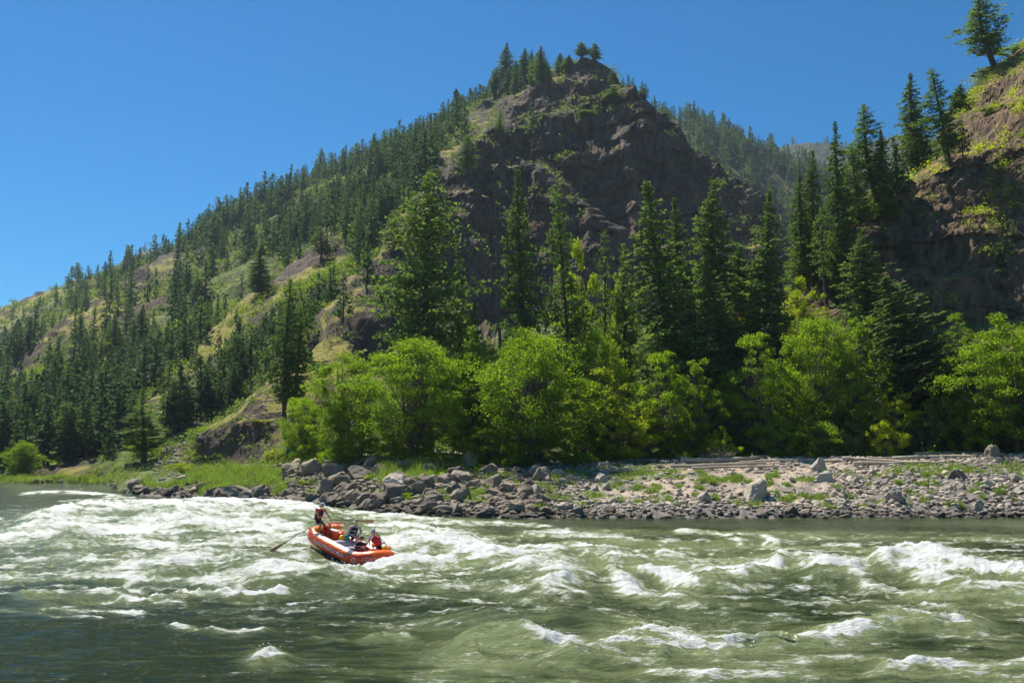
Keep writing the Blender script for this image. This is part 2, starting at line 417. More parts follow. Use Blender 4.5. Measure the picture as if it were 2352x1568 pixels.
H4 = [(1400,1026,145),(1600,880,150,'g'),(1690,712,152,'g'),(1740,735,154,'g'),(1850,692,158,'g'),(1950,612,160,'m'),(2022,505,163,'r'),(2051,462,165,'q'),(2101,402,175,'q'),(2177,300,188,'q'),(2219,236,195,'s'),(2252,190,200,'s'),(2273,162,204,'r'),(2315,132,208,'s'),(2352,88,212,'s'),(2500,-60,222,'g'),(2900,-300,240,'g')]
us2 = np.arange(1400, 2901, 3.0)
loft('rocky_hill', [H0, H1, H2, H3, H4, behind(H4, 260, 60, 'f')], [30, 80, 80, 70, 50, ][:5], us2, 0.014, 0.12, 5.2, M_HILLR, 2, 1, 11)

M_BACK = groundmat('back_ridge_ground', (0.24, 0.22, 0.08), (0.06, 0.095, 0.03), (0.045, 0.055, 0.035), (0.13, 0.12, 0.07), 0.8, 0.12, rust=(0.10, 0.10, 0.05))
M_FAR = groundmat('far_forest_ground', (0.16, 0.15, 0.06), (0.055, 0.085, 0.035), (0.04, 0.06, 0.035), (0.07, 0.09, 0.045), 0.8, 0.05, rust=(0.06, 0.08, 0.04))
K0 = [(1200,700,600,'f'),(2400,700,600,'f')]
K1 = [(1200,480,780,'g'),(1450,380,780,'f'),(1560,400,780,'g'),(1640,440,780,'g'),(1720,500,780,'g'),(1800,580,780,'g'),(1900,600,780,'f'),(2400,600,780,'f')]
K2 = [(1200,300,1000,'f'),(1400,222,1000,'f'),(1450,242,1000,'f'),(1500,262,1000,'f'),(1560,274,1000,'m'),(1620,300,1000,'f'),(1680,332,1000,'f'),(1750,362,1000,'f'),(1800,374,1000,'m'),(1850,382,1000,'f'),(1900,415,1000,'f'),(2000,455,1000,'f'),(2400,450,1000,'f')]
loft('back_ridge', [K0, K1, K2, behind(K2, 260, 200)], [40, 60, 10], np.arange(1200, 2401, 5.0), 0.008, 0.09, 2, M_BACK, 3, 1, 31)
F1_ = [(1500,420,2600,'f'),(1750,345,2600,'f'),(1800,331,2600,'f'),(1850,320,2600,'f'),(1900,322,2600,'f'),(1960,338,2600,'f'),(2050,308,2600,'f'),(2100,310,2600,'f'),(2200,325,2600,'f'),(2500,360,2600,'f')]
loft('far_ridge', [[(1500,640,1700,'f'),(2500,640,1700,'f')], F1_, behind(F1_, 260, 300)], [40, 8], np.arange(1500, 2501, 8.0), 0.006, 0.04, 0, M_FAR, 2, 1, 41)
F2_ = [(60,700,1500,'f'),(180,655,1500,'f'),(260,607,1500,'s'),(320,576,1500,'r'),(350,572,1500,'r'),(385,590,1500,'s'),(450,575,1500,'f'),(540,540,1500,'f'),(640,560,1500,'f')]
loft('far_left_ridge', [[(60,800,1200,'f'),(640,800,1200,'f')], F2_, behind(F2_, 260, 200)], [30, 8], np.arange(60, 641, 8.0), 0.004, 0.06, 2, M_FAR, 1, 1, 51)

# river bank ------------------------------------------------------------
WL = [(-600,1111),(0,1111),(200,1110),(256,1112),(272,1130),(330,1139),(450,1143),(600,1152),(700,1158),(800,1165),(900,1180),(1000,1186),(1200,1191),(1500,1190),(2352,1188),(2900,1188)]
B2 = [(-600,1099,194,'f'),(0,1099,194,'f'),(250,1098,190,'f'),(290,1113,142,'f'),(400,1098,140,'f'),(550,1072,137,'f'),(640,1070,132,'f'),(700,1056,127,'r'),(850,1048,117,'r'),(950,1056,110,'s'),(1050,1072,107,'f'),(1200,1072,106,'f'),(1300,1062,108,'f'),(1500,1058,108,'g'),(1700,1054,107,'g'),(2000,1052,105,'g'),(2352,1044,101,'g'),(2900,1038,100,'g')]
def bank():
    us = np.arange(-600, 2901, 3.0)
    wv = np.interp(us, [k[0] for k in WL], [k[1] for k in WL]) + fbm(np.stack([us/30, us*0, us*0], -1), 3, 5) * 3
    Yw = GROUND_Y(us, wv)
    W0 = PT(us, wv, Yw)
    Wm = W0.copy(); Wm[:, 0] *= (Yw - 3) / Yw; Wm[:, 1] -= 3; Wm[:, 2] = -1.6
    P2, K2_ = curve_at(B2, us)
    back = P2.copy(); back[:, 0] *= (P2[:, 1] + 45) / P2[:, 1]; back[:, 1] += 45; back[:, 2] += 1.5
    mid = W0 * 0.55 + P2 * 0.45; mid[:, 2] = P2[:, 2] * (0.5 + 0.12 * fbm(np.stack([us/90, us*0, us*0], -1), 3, 8))
    rows = [(Wm, 5), (W0, 45), (mid, 45), (P2, 30), (back, 0)]
    P = []; T = []
    for i in range(4):
        a, n = rows[i]; b = rows[i+1][0]
        for j in range(n): P.append(a * (1 - j/n) + b * (j/n)); T.append(i + j/n)
    P.append(back); T.append(4.0)
    P = smooth1(np.array(P), 2, 0); T = np.array(T)
    w = np.clip((T - 0.8) / 0.6, 0, 1)[:, None]
    P[..., 2] += w * (0.22 * fbm(P / 5.0, 5, 2) + 0.10 * fbm(P / 1.3, 4, 4, ridged=True))
    nr, nc = P.shape[:2]
    uu = np.broadcast_to(us, (nr, nc)); TT = np.broadcast_to(T[:, None], (nr, nc))
    n1 = fbm(P / 7.0, 4, 61); n2 = fbm(P / 2.2, 4, 62)
    left = np.clip((1150 - uu) / 250, 0, 1)
    green = np.clip(0.25 + 0.55 * left + n1 * 0.5 + n2 * 0.35 - 0.45 * np.clip((uu - 1500) / 500, 0, 1) - 1.2 * np.clip(1.25 - TT, 0, 1), 0, 1)
    farleft = np.clip((290 - uu) / 30, 0, 1)
    green = np.clip(green + farleft * 0.8, 0, 1)
    rock = np.clip(0.30 + 0.9 * np.clip(1.5 - TT, 0, 1) + n2 * 0.3 + 0.30 * np.clip((uu - 1900) / 200, 0, 1) - farleft * .6, 0, 1)
    idx = np.arange(nr * nc).reshape(nr, nc)
    Fc = np.stack([idx[:-1, :-1], idx[:-1, 1:], idx[1:, 1:], idx[1:, :-1]], -1).reshape(-1, 4)
    mat = groundmat('bank_gravel', (0.50, 0.40, 0.30), (0.13, 0.18, 0.04), (0.10, 0.09, 0.08), (0.26, 0.235, 0.21), 0.8, 2.2, rust=(0.30, 0.22, 0.17))
    me = mesh_np('river_bank', P.reshape(-1, 3), Fc, (mat,), True)
    vcol(me, 'kind', np.stack([0*green.ravel(), green.ravel(), rock.ravel()], -1))
    o = link('river_bank', me, kind='structure')
    SHEETS['bank'] = dict(P=P, green=green, rock=rock, T=T, us=us)
    BVHS.append(('bank', BVHTree.FromPolygons([tuple(p) for p in P.reshape(-1, 3)], Fc.tolist())))
bank()

def drop(x, y):
    """highest ground under (x, y)"""
    best = None
    for n, b in BVHS:
        h = b.ray_cast(Vector((x, y, 2000)), Vector((0, 0, -1)))
        if h[0] is not None and (best is None or h[0].z > best): best = h[0].z
    return 0.0 if best is None else best

def hit(u, v, only=None):
    """first ground seen through picture point"""
    p = Vector(PT(u, v, 100.0).tolist()); o = Vector((0, 0, CAMH)); d = (p - o).normalized(); best = None
    for n, b in BVHS:
        if only and n not in only: continue
        h = b.ray_cast(o, d)
        if h[0] is not None and (best is None or h[3] < best[1]): best = (h[0], h[3], n)
    return best

# ------------------------------------------------------------------ river
def pl_dist(U, V, pts, vs):
    best = np.full(U.shape, 1e9)
    for (a, b) in zip(pts[:-1], pts[1:]):
        ax, ay, bx, by = a[0], a[1] * vs, b[0], b[1] * vs
        dx, dy = bx - ax, by - ay; L2 = dx*dx + dy*dy + 1e-9
        t = np.clip(((U - ax) * dx + (V * vs - ay) * dy) / L2, 0, 1)
        best = np.minimum(best, np.hypot(U - ax - t*dx, V * vs - ay - t*dy))
    return best

# foam bands: points, half width (picture units down the picture), foam strength, wave height in metres, softness of the height
FOAM = [
 ([(110,1212),(190,1192),(300,1186),(420,1196),(520,1182),(640,1186),(700,1192)], 13, 0.86, 0.75),
 ([(60,1240),(150,1222),(300,1225),(450,1215),(600,1225),(680,1228)], 24, 0.62, 0.25),
 ([(150,1275),(300,1262),(420,1280),(560,1262),(680,1275)], 20, 0.52, 0.2),
 ([(200,1310),(350,1318),(480,1300),(640,1325),(760,1330)], 16, 0.55, 0.22),
 ([(-100,1250),(60,1246),(130,1258)], 10, 0.7, 0.12),
 ([(0,1330),(150,1332),(300,1338),(420,1345)], 5, 0.55, 0.06),
 ([(60,1372),(200,1378),(330,1382),(480,1378),(560,1386),(660,1376)], 4.5, 0.85, 0.1),
 ([(100,1398),(220,1402),(330,1412)], 3, 0.5, 0.05),
 ([(395,1443),(470,1448),(540,1452),(600,1447)], 3, 0.7, 0.05),
 ([(470,1345),(600,1352),(740,1338),(840,1342),(950,1330)], 10, 0.62, 0.16),
 ([(800,1318),(860,1314),(930,1306),(960,1292)], 8, 1.0, 0.12),
 ([(905,1262),(960,1250),(1010,1256),(1060,1268),(1110,1286)], 17, 0.85, 0.35),
 ([(870,1222),(940,1215),(1000,1224),(1060,1232)], 11, 0.6, 0.12),
 ([(750,1178),(820,1186),(900,1190),(980,1198),(1060,1204)], 7, 0.75, 0.12),
 ([(900,1312),(1000,1304),(1100,1296),(1180,1284),(1300,1262),(1380,1268)], 6, 0.9, 0.2),
 ([(1100,1204),(1180,1206),(1250,1212)], 3, 0.6, 0.05),
 ([(1200,1232),(1300,1228),(1420,1240)], 8, 0.45, 0.1),
 ([(1180,1330),(1240,1318),(1290,1332),(1270,1360)], 20, 0.62, 0.4),
 ([(1000,1352),(1120,1360),(1230,1384),(1340,1378)], 9, 0.5, 0.2),
 ([(1410,1300),(1460,1308),(1520,1330),(1600,1352),(1680,1350),(1740,1330),(1790,1312)], 8, 0.95, 0.25),
 ([(1400,1320),(1430,1350),(1480,1376),(1560,1384)], 9, 0.7, 0.2),
 ([(1560,1310),(1640,1322),(1720,1318),(1800,1302)], 10, 0.7, 0.2),
 ([(1850,1312),(1900,1330),(1950,1325),(1990,1340)], 9, 0.6, 0.3),
 ([(1780,1318),(1860,1298),(1930,1302),(2010,1312)], 5, 0.6, 0.15),
 ([(2040,1316),(2085,1300),(2130,1304),(2180,1322),(2240,1336),(2320,1342),(2500,1352)], 8, 1.0, 0.5),
 ([(2100,1325),(2150,1345),(2210,1362)], 14, 0.8, 0.15),
 ([(2200,1362),(2290,1372),(2400,1384)], 12, 0.5, 0.1),
 ([(1980,1356),(2060,1372),(2130,1388),(2200,1402)], 4, 0.6, 0.12),
 ([(1880,1394),(1980,1402),(2060,1412)], 3, 0.5, 0.06),
 ([(2130,1412),(2200,1430),(2280,1440)], 5, 0.55, 0.12),
 ([(1330,1515),(1420,1503),(1520,1508),(1620,1500),(1720,1488),(1830,1478),(1930,1468),(2020,1448),(2080,1440),(2160,1450),(2240,1452)], 6, 0.9, 0.3),
 ([(1440,1480),(1500,1470),(1560,1484),(1640,1502)], 12, 0.75, 0.2),
 ([(1360,1490),(1440,1520),(1520,1530)], 8, 0.5, 0.1),
 ([(1080,1500),(1130,1478),(1190,1478),(1250,1494),(1300,1502)], 12, 0.85, 0.35),
 ([(1060,1530),(1150,1520),(1280,1525)], 16, 0.5, 0.1),
 ([(860,1472),(905,1464),(950,1468)], 4, 0.8, 0.12),
 ([(600,1524),(622,1512),(645,1522)], 6, 0.95, 0.25),
 ([(1500,1545),(1600,1560),(1750,1552),(1860,1562)], 10, 0.5, 0.1),
 ([(1640,1525),(1760,1530),(1900,1520),(2050,1530)], 5, 0.5, 0.08),
 ([(2050,1545),(2150,1535),(2260,1548),(2400,1530)], 8, 0.6, 0.15),
 ([(60,1134),(140,1130),(230,1136),(300,1148)], 2.5, 0.7, 0.08),
 ([(150,1152),(260,1146),(360,1152)], 2, 0.45, 0.05),
 ([(1690,1236),(1760,1240),(1800,1250)], 3, 0.6, 0.06),
 ([(1560,1222),(1640,1232),(1700,1246)], 2.5, 0.5, 0.05),
 ([(2150,1250),(2260,1248),(2400,1252)], 2, 0.45, 0.04),
 ([(0,1405),(120,1412),(240,1418)], 2, 0.4, 0.03),
 ([(720,1468),(800,1476)], 2.5, 0.6, 0.05),
]
# smooth swells and hollows: u, v, radius u, radius v, height
SWELL = [(430,1195,330,24,0.45),(330,1225,60,14,-0.35),(240,1232,50,10,-0.35),(540,1222,50,12,-0.3),(640,1248,40,10,-0.3),(722,1258,40,20,0.25),(790,1300,75,14,-0.30),(830,1325,90,12,-0.1),
 (600,1320,80,14,0.35),(420,1335,50,12,0.25),(300,1290,60,12,0.25),(1010,1262,90,18,0.35),(1240,1335,80,22,0.4),(1330,1435,200,26,0.45),(1130,1430,120,20,0.3),(1000,1400,100,16,0.2),
 (1520,1345,60,14,-0.35),(1700,1400,160,22,0.3),(1900,1330,80,20,0.4),(2130,1320,120,20,0.45),(1650,1440,200,20,-0.3),(2230,1380,150,24,0.3),(1180,1488,90,18,0.4),(1500,1490,80,16,0.3),
 (2080,1455,160,18,0.35),(1400,1550,120,14,-0.2),(860,1390,120,16,0.2),(700,1350,120,14,0.25),(160,1262,60,12,0.3)]

def water_fields(U, V, P):
    foam = np.zeros(U.shape); hgt = np.zeros(U.shape); soft = np.zeros(U.shape)
    q = P * np.array([1, 1, 0])
    wu = fbm(q / 2.6, 3, 71) ; wv = fbm(q / 2.6 + 9, 3, 72)
    Uw = U + 26 * wu; Vw = V + 5.5 * wv * np.clip((V - 1080) / 150, 0.3, 2)
    for pts, w, s, h in FOAM:
        d = pl_dist(Uw, Vw, pts, 2.6) / (w * 2.6)
        foam = np.maximum(foam, s * np.exp(-(d ** 2) * 0.9))
        soft = np.maximum(soft, s * 0.65 * np.exp(-(d / 2.8) ** 2))
        dd = np.maximum(d - 0.1, 0)
        hgt = hgt + h * np.where(V > 1390, .55, 1) * np.exp(-(d ** 2) * 0.40)
    for (u, v, ru, rv, h) in SWELL:
        hgt += h * np.exp(-((U - u) / ru) ** 2 - ((V - v) / rv) ** 2)
    rough = np.clip(np.maximum(soft * 1.3, foam), 0, 1)
    # the rapid as a whole: rougher in the middle, calmer lower left, along the right bank and far up river
    env = 0.45 + 0.6 * np.exp(-((V - 1290) / 130) ** 2)
    env *= 1 - 0.75 * np.clip((1000 - U) / 600, 0, 1) * np.clip((V - 1385) / 40, 0, 1)
    env *= 1 - 0.75 * np.clip((1250 - V) / 60, 0, 1) * np.clip((U - 1000) / 300, 0, 1)
    env *= 0.45 + 0.55 * np.clip((V - 1150) / 40, 0, 1)
    a = fbm(q * np.array([1/4.5, 1/2.2, 0]), 4, 81)
    b = fbm(q * np.array([1/1.5, 1/0.8, 0]) + 3, 3, 82, ridged=True)
    c = fbm(q * np.array([1/0.55, 1/0.32, 0]) + 5, 3, 83, ridged=True)
    r2 = fbm(q * np.array([1/3.4, 1/1.5, 0]) + 0.8 * np.stack([wu, wv, wu*0], -1), 4, 84, ridged=True)
    hgt += env * (0.24 * a + 0.14 * r2 + 0.05 * b) + 0.028 * c + 0.05 * c * env * np.clip((1700 - V) / 300, 0.4, 1) + rough * (0.12 * r2 + 0.10 * b + 0.07 * c)
    # streaks and froth
    st = fbm(q * np.array([1/3.2, 1/0.55, 0]) + 2.0 * np.stack([wu, wv, wu*0], -1), 5, 91)
    lace = fbm(q * np.array([1/1.0, 1/0.45, 0]) + 1.4 * np.stack([wu, wv, wu*0], -1), 5, 92, ridged=True)
    brk = fbm(q * np.array([1/2.6, 1/1.1, 0]) + 1.5 * np.stack([wu, wv, wu*0], -1), 4, 95)
    fm = foam * (0.82 + 1.05 * brk + 0.75 * st + 0.35 * lace) + soft * 0.42 * (0.45 + 1.2 * st + 0.9 * lace + brk)
    fm = np.maximum(fm, 0) + env * 0.35 * np.clip(r2 - 0.15, 0, 1) * (0.3 + lace)
    thin = np.clip((st * 0.9 + 0.65 * lace - 0.20) * 1.6, 0, 1) * env * 0.85
    thin *= 1 - 0.8 * np.clip((1240 - V) / 40, 0, 1) * np.clip((U - 1000) / 200, 0, 1)
    fm = np.maximum(fm, thin)
    aer = np.clip(soft * 0.95 + env * 0.10 + 0.85 * env * np.clip(fbm(q * np.array([1/9., 1/4., 0]) + 2, 4, 99) * 1.6 + .28, 0, 1) * np.clip((U - 500) / 500, 0.2, 1) + 0.2 * np.clip(hgt, 0, 1) * env, 0, 1)
    return hgt, np.clip(fm, 0, 1.2), aer

def watermat():
    m, N, L, out = newmat('river_water')
    b = N.new('ShaderNodeBsdfPrincipled'); L.new(b.outputs[0], out.inputs['Surface'])
    b.inputs['IOR'].default_value = 1.33
    tc = N.new('ShaderNodeTexCoord')
    def noise(s, sc, det=6, rough=0.6, dist=0.0):
        n = N.new('ShaderNodeTexNoise'); n.inputs['Scale'].default_value = s; n.inputs['Detail'].default_value = det
        n.inputs['Roughness'].default_value = rough; n.inputs['Distortion'].default_value = dist
        mp = N.new('ShaderNodeMapping'); mp.inputs['Scale'].default_value = sc
        L.new(tc.outputs['Object'], mp.inputs[0]); L.new(mp.outputs[0], n.inputs['Vector']); return n.outputs['Fac']
    def mr(src, a, c, d=0.0, e=1.0, st='LINEAR'):
        r = N.new('ShaderNodeMapRange'); r.interpolation_type = st
        for i, v in zip(('From Min', 'From Max', 'To Min', 'To Max'), (a, c, d, e)): r.inputs[i].default_value = v
        L.new(src, r.inputs['Value']); return r.outputs[0]
    def mth(op, a, c, k=None):
        x = N.new('ShaderNodeMath'); x.operation = op
        for i, v in enumerate((a, c, k)):
            if v is None: continue
            if isinstance(v, (int, float)): x.inputs[i].default_value = v
            else: L.new(v, x.inputs[i])
        return x.outputs[0]
    def mix(a, c, f):
        x = N.new('ShaderNodeMix'); x.data_type = 'RGBA'
        for s_, v in (('A', a), ('B', c)):
            if isinstance(v, tuple): x.inputs[s_].default_value = (*v, 1)
            else: L.new(v, x.inputs[s_])
        L.new(f, x.inputs['Factor']); return x.outputs['Result']
    fa = N.new('ShaderNodeAttribute'); fa.attribute_name = 'foam'
    aa = N.new('ShaderNodeAttribute'); aa.attribute_name = 'aer'
    n1 = noise(1.0, (1.5, 5.5, 1.5), 9, 0.72, 0.9)
    n2 = noise(1.0, (6, 17, 6), 6, 0.75, 0.6)
    n4 = noise(1.0, (2.4, 6.5, 2.4), 6, 0.6, 1.4)
    lace = mth('SUBTRACT', 1.0, mth('MULTIPLY', mth('ABSOLUTE', mth('SUBTRACT', n4, 0.5), 0.0), 7.0))
    n3 = noise(1.0, (0.5, 3.2, 0.5), 6, 0.6, 0.5)
    f = mth('ADD', mth('MULTIPLY', fa.outputs['Fac'], 1.12), mth('MULTIPLY_ADD', n1, 2.7, -1.38))
    f = mth('ADD', f, mth('MULTIPLY_ADD', n2, 1.5, -0.76))
    f = mth('ADD', f, mth('MULTIPLY_ADD', lace, 0.16, -0.06))
    white = mr(f, 0.42, 0.92)
    milky = mr(mth('ADD', mth('ADD', mth('MULTIPLY', fa.outputs['Fac'], 0.8), aa.outputs['Fac']), mth('MULTIPLY_ADD', n3, 1.3, -0.66)), 0.08, 1.0)
    body = mix((0.030, 0.046, 0.008), (0.30, 0.35, 0.15), milky)
    col = mix(body, (0.82, 0.83, 0.79), white)
    L.new(col, b.inputs['Base Color'])
    L.new(mr(white, 0, 0.8, 0.13, 0.85), b.inputs['Roughness'])
    L.new(mr(white, 0, 1.0, 0.42, 0.15), b.inputs['Specular IOR Level'])
    r1 = noise(1.0, (1.6, 4.0, 1.6), 6, 0.6, 0.3)
    h = mth('ADD', mth('MULTIPLY', r1, 0.22), mth('MULTIPLY', f, 0.09))
    h = mth('ADD', h, mth('MULTIPLY', n2, 0.05))
    bp = N.new('ShaderNodeBump'); bp.inputs['Strength'].default_value = 0.8; bp.inputs['Distance'].default_value = 1.0
    L.new(h, bp.inputs['Height']); L.new(bp.outputs[0], b.inputs['Normal'])
    return m
M_WATER = watermat()

def river():
    us = np.arange(-560, 2912, 3.0)
    vs = np.concatenate([np.arange(1101, 1200, 1.2), np.arange(1200, 1640, 1.7), np.linspace(1645, 3300, 45)])
    U, V = np.meshgrid(us, vs)
    Yg = GROUND_Y(U, V); P = PT(U, V, Yg)
    h, fm, aer = water_fields(U, V, P)
    # keep it flat against the banks
    wl = np.interp(U, [k[0] for k in WL], [k[1] for k in WL])
    calm = np.clip((V - wl) / 12, 0.1, 1)
    P[..., 2] = h * calm
    # crests lean over a little
    P[..., 1] -= 0.05 * np.clip(h, 0, 1) * fm
    fm = fm * np.clip((V - wl) / 5, 0.25, 1)
    nr, nc = P.shape[:2]; idx = np.arange(nr * nc).reshape(nr, nc)
    Fc = np.stack([idx[:-1, :-1], idx[1:, :-1], idx[1:, 1:], idx[:-1, 1:]], -1).reshape(-1, 4)
    me = mesh_np('river', P.reshape(-1, 3), Fc, (M_WATER,), True)
    attr(me, 'foam', fm); attr(me, 'aer', aer)
    link('river', me, kind='structure')
    # flecks of spray thrown off the crests
    rs = np.random.RandomState(5)
    w = (np.clip(fm - 0.62, 0, 1) * np.clip(h - 0.15, 0, 1)) * (V < 1600)
    w = w / Yg * 50
    cdf = np.cumsum(w.ravel()); n = 6500
    pick = np.searchsorted(cdf, rs.rand(n) * cdf[-1])
    base = P.reshape(-1, 3)[pick]
    base = base + np.stack([rs.normal(0, .12, n), rs.normal(0, .12, n), np.abs(rs.exponential(0.05, n)) - 0.01], -1)
    ex = PT(rs.normal(868, 30, 700), 1303 + 0 * rs.rand(700), 46.6); ex[:, 2] += np.abs(rs.exponential(.13, 700)) - .05; ex[:, 1] += rs.normal(0, .3, 700)
    base[:700] = ex
    size = rs.uniform(0.004, 0.013, n)[:, None, None]
    tet = np.array([(1,1,1),(1,-1,-1),(-1,1,-1),(-1,-1,1)], float)[None] * (0.7 + 0.6 * rs.rand(n, 4, 1))
    Vt = base[:, None] + tet * size
    Ft = (np.arange(n)[:, None, None] * 4 + np.array([(0,1,2),(0,3,1),(0,2,3),(1,3,2)])[None]).reshape(-1, 3)
    me = mesh_np('water_spray', Vt.reshape(-1, 3), Ft, (basic('spray_white', (0.85, 0.87, 0.85), 0.4),), True)
    link('water_spray', me, kind='stuff', label='white flecks of spray thrown off the breaking waves', category='spray')
    return U, V, P
river()
# ------------------------------------------------------------------ vegetation prototypes (base at the origin)
def tri_clump(rs, C, A, n, size, flat=0.6):
    """n triangles around each centre C (k,3) with spread A; returns verts (k*n*3,3)"""
    k = len(C)
    c = C[:, None] + rs.normal(0, 1, (k, n, 3)) * np.asarray(A).reshape(-1, 1, 1) * np.array([1, 1, flat])
    d1 = rs.normal(0, 1, (k, n, 3)); d1 /= np.linalg.norm(d1, axis=-1, keepdims=True)
    d2 = rs.normal(0, 1, (k, n, 3)); d2 -= d1 * (d1 * d2).sum(-1, keepdims=True); d2 /= np.linalg.norm(d2, axis=-1, keepdims=True)
    s = np.asarray(size).reshape(-1, 1, 1) * rs.uniform(0.6, 1.3, (k, n, 1))
    V = np.stack([c - d1 * s * 0.6 - d2 * s * 0.35, c + d1 * s * 0.6 - d2 * s * 0.15, c + d2 * s * 0.5], 2)
    return V.reshape(-1, 3)

def conifer(seed, H=25.0, R=3.6, base=0.12, nb=150, ncl=7, nt=7, size=0.42, kind='fir', sides=6, lod=0):
    """returns trunk (G) and crown verts"""
    rs = np.random.RandomState(seed)
    g = G()
    bend = rs.normal(0, 0.012, 2) * H
    def axis(t): return np.array([bend[0] * math.sin(t * 3), bend[1] * math.sin(t * 2.3), t * H])
    tr = H * 0.0135
    g.tube([tuple(axis(t)) for t in np.linspace(0, 1, 9 if lod == 0 else 3)], [tr * (1 - t) ** 0.8 + 0.03 for t in np.linspace(0, 1, 9 if lod == 0 else 3)], sides, 0, False)
    C = []; S = []; A = []
    lumps = rs.uniform(0, 6.28, 6)
    for i in range(nb):
        t = base + (1 - base) * ((i + rs.rand()) / nb) ** (0.92)
        tt = (t - base) / (1 - base)
        if kind == 'fir': prof = (1 - tt) ** 0.8 * (0.35 + 0.65 * min(1, tt * 6 + 0.25)) * 1.12
        elif kind == 'pine': prof = (1 - tt) ** 0.55 * (0.45 + 0.55 * min(1, tt * 3)) * 0.95
        else: prof = (1 - tt) ** 0.7 * 0.75
        az = i * 2.399 + rs.normal(0, 0.5)
        gap = 1 + 0.28 * math.sin(tt * 23 + lumps[0]) * (kind != 'fir') + 0.22 * math.sin(az * 2 + lumps[1] + tt * 5)
        Ln = max(0.25, R * prof * gap * rs.uniform(0.6, 1.15))
        if rs.rand() < (0.07 if kind == 'fir' else 0.2): Ln *= 0.45
        up = (0.45 * tt - 0.18) if kind == 'fir' else (0.5 * tt - 0.05)
        d = np.array([math.cos(az), math.sin(az), up + rs.normal(0, 0.08)])
        o = axis(t)
        def bp(s): return o + d * Ln * s + np.array([0, 0, -0.16 * Ln * s * s + (0.05 if kind == 'pine' else 0) * Ln * s])
        if lod == 0 and Ln > 0.8: g.tube([tuple(bp(0)), tuple(bp(.5)), tuple(bp(.95))], [0.05 + 0.012 * Ln, 0.03, 0.012], 3, 0, False)
        m = max(1, int(round(ncl * Ln / R)))
        for j in range(m):
            s = (0.28 if kind == 'fir' else 0.45) + (1 - (0.28 if kind == 'fir' else 0.45)) * (j + rs.rand()) / m
            p = bp(s)
            C.append(p + rs.normal(0, 0.06 * Ln + 0.05, 3) * np.array([1, 1, 0.5])); A.append((0.115 * R * (1.15 - tt * (0.95 if kind == 'fir' else 0.6))) * rs.uniform(0.6, 1.2)); S.append(size * (1.1 - 0.5 * tt))
    V = tri_clump(rs, np.array(C), A, nt, S, 0.45)
    return g, V

def clump_tree(seed, H=12.0, W=4.0, ncl=46, nl=210, leaf=0.17, low=0.12, stems=3, spread=0.9):
    """broadleaf tree or bush: several stems, limbs to each clump of leaves"""
    rs = np.random.RandomState(seed); g = G(); C = []; rad = []
    while len(C) < ncl:
        p = rs.uniform(-1, 1, 3)
        r = math.hypot(p[0], p[1]); lim = 1 - .78 * abs(p[2]) ** 3
        if r > lim or (r < 0.45 * lim and abs(p[2]) < .7 and rs.rand() < 0.6): continue
        z = low + (1 - low) * (p[2] * 0.5 + 0.5)
        wide = (1.0 - 0.35 * (2*z-0.9) ** 2) * (1 + 0.24 * math.sin(3 * math.atan2(p[1], p[0]) + seed)) * (1 + .16 * math.sin(7 * p[2] + 2 * p[0] + seed)) * (1.18 if rs.rand() < .08 else 1)
        C.append(np.array([p[0] * W * wide, p[1] * W * wide, z * H * (1 + 0.06 * math.sin(seed + 4 * p[0]))])); rad.append(rs.choice([.5, .75, 1.0, 1.3]) * rs.uniform(0.8, 1.15) * spread * (0.3 + W / 6))
    C = np.array(C)
    roots = [np.array([rs.normal(0, .25) * (stems > 1) * W * .3, rs.normal(0, .25) * (stems > 1) * W * .3, 0]) for _ in range(stems)]
    tops = [r + np.array([rs.normal(0, W * .22), rs.normal(0, W * .22), H * rs.uniform(.7, .92)]) for r in roots]
    tr = 0.009 * H + 0.03
    for r, t in zip(roots, tops):
        k = [r, r * .6 + t * .4 + rs.normal(0, .15, 3), t]
        g.tube([tuple(q) for q in (k[0], (k[0]+k[1])/2, k[1], (k[1]+k[2])/2, k[2])], [tr, tr*.85, tr*.65, tr*.4, tr*.15], 6, 0, False)
    for c in C:
        i = int(rs.randint(stems)); s = min(0.9, max(0.15, (c[2] / H) * rs.uniform(.45, .75)))
        o = roots[i] * (1-s) + tops[i] * s; mid = (o + c) / 2 + np.array([0, 0, -0.04*H])
        g.tube([tuple(o), tuple(mid), tuple(c)], [tr*.35, tr*.22, tr*.08], 3, 0, False)
    n = ncl * nl
    ci = rs.randint(0, ncl, n)
    d = rs.normal(0, 1, (n, 3)); d /= np.linalg.norm(d, axis=1, keepdims=True)
    rr = np.array(rad)[ci] * rs.uniform(0.15, 1.0, n) ** 0.5
    P = C[ci] + d * rr[:, None] * np.array([1.15, 1.15, 0.62]) + rs.normal(0, .08, (n, 3))
    P[:, 2] = np.maximum(P[:, 2], 0.03)
    V = tri_clump(rs, P, np.full(n, 0.03), 1, np.full(n, leaf))
    return g, V

def tri_mesh(name, V, mat):
    return mesh_np(name, V, np.arange(len(V)).reshape(-1, 3), (mat,), False)

def proto(name, builder, leafm, barkm):
    g, V = builder
    return dict(trunk=g.mesh(name + '_trunk', (barkm,)), crown=tri_mesh(name + '_crown', V, leafm))

def put_tree(pr, name, x, y, z, sx, sz, lean=(0, 0), rot=0.0, **tags):
    e = link(name, None, **tags)
    e.empty_display_size = 0.5
    e.location = (x, y, z)
    e.rotation_euler = (lean[1], lean[0], rot) if False else (0, 0, 0)
    q = Matrix.Rotation(lean[0], 3, 'Y') @ Matrix.Rotation(-lean[1], 3, 'X') @ Matrix.Rotation(rot, 3, 'Z')
    e.rotation_euler = q.to_euler()
    e.scale = (sx, sx, sz)
    link('trunk', pr['trunk'], e); link('crown', pr['crown'], e)
    return e

